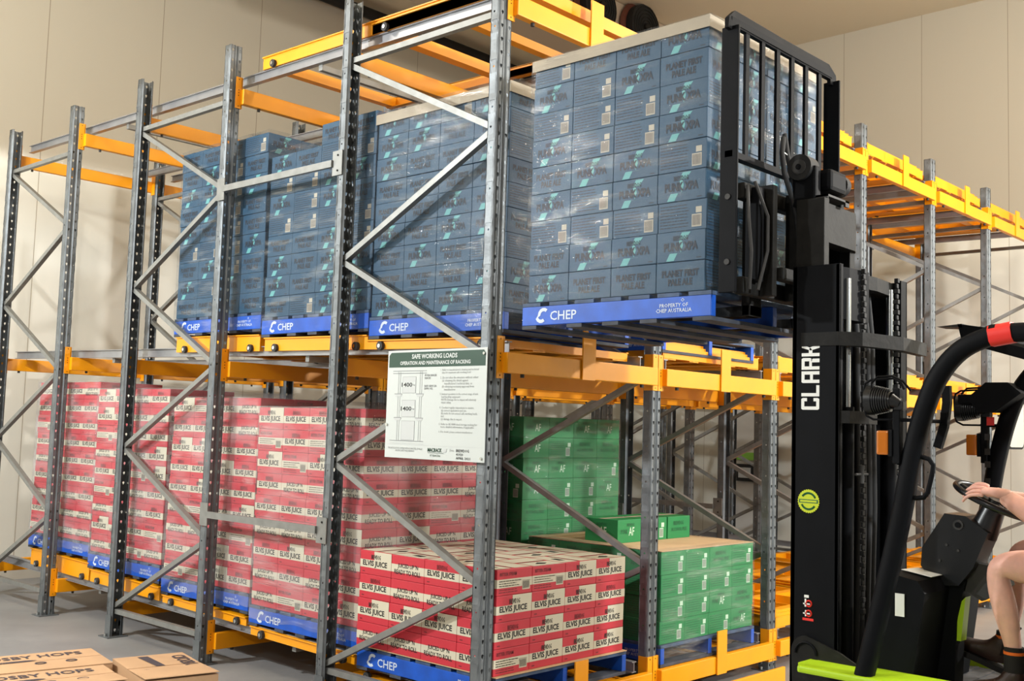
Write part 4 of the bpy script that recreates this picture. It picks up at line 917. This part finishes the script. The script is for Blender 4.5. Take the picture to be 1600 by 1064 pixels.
# face features
bm = bmesh.new()
def blob(c, r, sc=(1, 1, 1)):
    b = bmesh.new(); bmesh.ops.create_icosphere(b, subdivisions=3, radius=r)
    for v in b.verts: v.co = Vector((v.co.x*sc[0]+c[0], v.co.y*sc[1]+c[1], v.co.z*sc[2]+c[2]))
    me = bpy.data.meshes.new('b'); b.to_mesh(me); b.free()
    for p in me.polygons: p.use_smooth = True
    return me
nose = blob((.65, -2.842, 1.925), .016, (.8, 1.2, 1.6)); ears = [blob((x, -2.95, 1.93), .026, (.35, .8, 1.2)) for x in (.562, .738)]; lips = blob((.65, -2.852, 1.883), .02, (1.2, .4, .35))
full = join([body]+HL+HR+[nose, lips]+ears, 'body'); full.materials.append(SKIN)
for p in full.polygons: p.use_smooth = True
DB = Vector((.65, -2.98, .66))
dr = thing('person', 'seated forklift driver with bare forearm and leg, hand on the steering wheel', 'person', DB)
def D_(me, name, label=None): o = link(name, me, dr, -DB, None, label); return o
D_(full, 'body')
eyes = join([blob((x, -2.862, 1.945), .012) for x in (.62, .68)], 'eyes'); eyes.materials.append(WHITE); D_(eyes, 'eyes')
hair = join([blob((.65, -2.965, 2.0), .098, (.95, 1.05, .85))], 'hair'); hair.materials.append(HAIR); D_(hair, 'hair')
vest = skinned('vest', [[((.65, -3.0, 1.20), (.165, .145)), ((.65, -3.03, 1.42), (.175, .132)), ((.65, -3.02, 1.60), (.185, .135)), ((.65, -2.99, 1.70), (.12, .10))], [((.65, -3.02, 1.60), (.185, .135)), ((.49, -3.0, 1.655), .082), ((.44, -2.94, 1.58), .068)], [((.65, -3.02, 1.60), (.185, .135)), ((.81, -3.0, 1.655), .082), ((.86, -2.94, 1.58), .068)]], HIVIS)
D_(vest, 'work_shirt', 'lime work shirt')
sh = skinned('shorts', [[((.65, -3.0, 1.22), .165), ((.56, -2.92, 1.21), .118), ((.535, -2.77, 1.213), .102), ((.53, -2.72, 1.213), .102)], [((.65, -3.0, 1.22), .165), ((.75, -2.92, 1.21), .118), ((.785, -2.78, 1.23), .102), ((.79, -2.74, 1.233), .102)]], NAVY)
D_(sh, 'shorts', 'dark work shorts')
for x, y, zt in ((.50, -2.55, .89), (.80, -2.418, .90)):
    m = MB(); m.tube([(x, y, zt), (x, y, zt-.035), (x, y, zt-.10)], [.038, .040, .041], SOCK, 18); m.tube([(x, y, zt-.018), (x, y, zt-.030)], .0415, OSTR, 18, closed=False); o = m.build('sock', dr, label='black sock with orange stripe'); o.location = -DB
def boot(an, toe, heel, name='boot'):
    a, t_, h_ = Vector(an), Vector(toe), Vector(heel); up_ = (a-h_).normalized()
    b = skinned('boot', [[(tuple(a+up_*.045), .046), (tuple(a), .045), (tuple(h_+(a-h_)*.45), .046), (tuple(h_.lerp(t_, .35)+up_*.03), (.043, .040)), (tuple(h_.lerp(t_, .7)+up_*.02), (.045, .032)), (tuple(t_+up_*.012), (.036, .026))], [(tuple(h_+(a-h_)*.45), .046), (tuple(h_+up_*.012), .036)]], BOOT)
    o = D_(b, name, 'brown leather work boot')
    m = MB(); F = (t_-h_).normalized(); s_ = F.cross(up_).normalized(); n_ = s_.cross(F)
    if n_.z < 0: n_ = -n_
    base = h_-n_*.030; L = (t_-h_).length; out = [(-.045, -.028), (-.045, .028), (.02, .036), (L*.35, .032), (L*.7, .044), (L, .040), (L+.035, .022), (L+.045, 0), (L+.035, -.022), (L, -.038), (L*.7, -.044), (L*.35, -.032), (.02, -.036)]
    m.prism([base+F*p+s_*q for p, q in out], n_*.024, SOLE); m.build('sole', o)
    m = MB(); lp = a+up_*.06-F*.04; m.tube([lp+s_*.008, lp+s_*.008-F*.02+up_*.03, lp-F*.024+up_*.036, lp-s_*.008-F*.02+up_*.03, lp-s_*.008], .004, SOCK, 5); m.build('pull_tab', o)
boot((.50, -2.552, .765), (.455, -2.375, .692), (.50, -2.565, .692))
boot((.80, -2.412, .845), (.79, -2.19, .822), (.80, -2.405, .752))
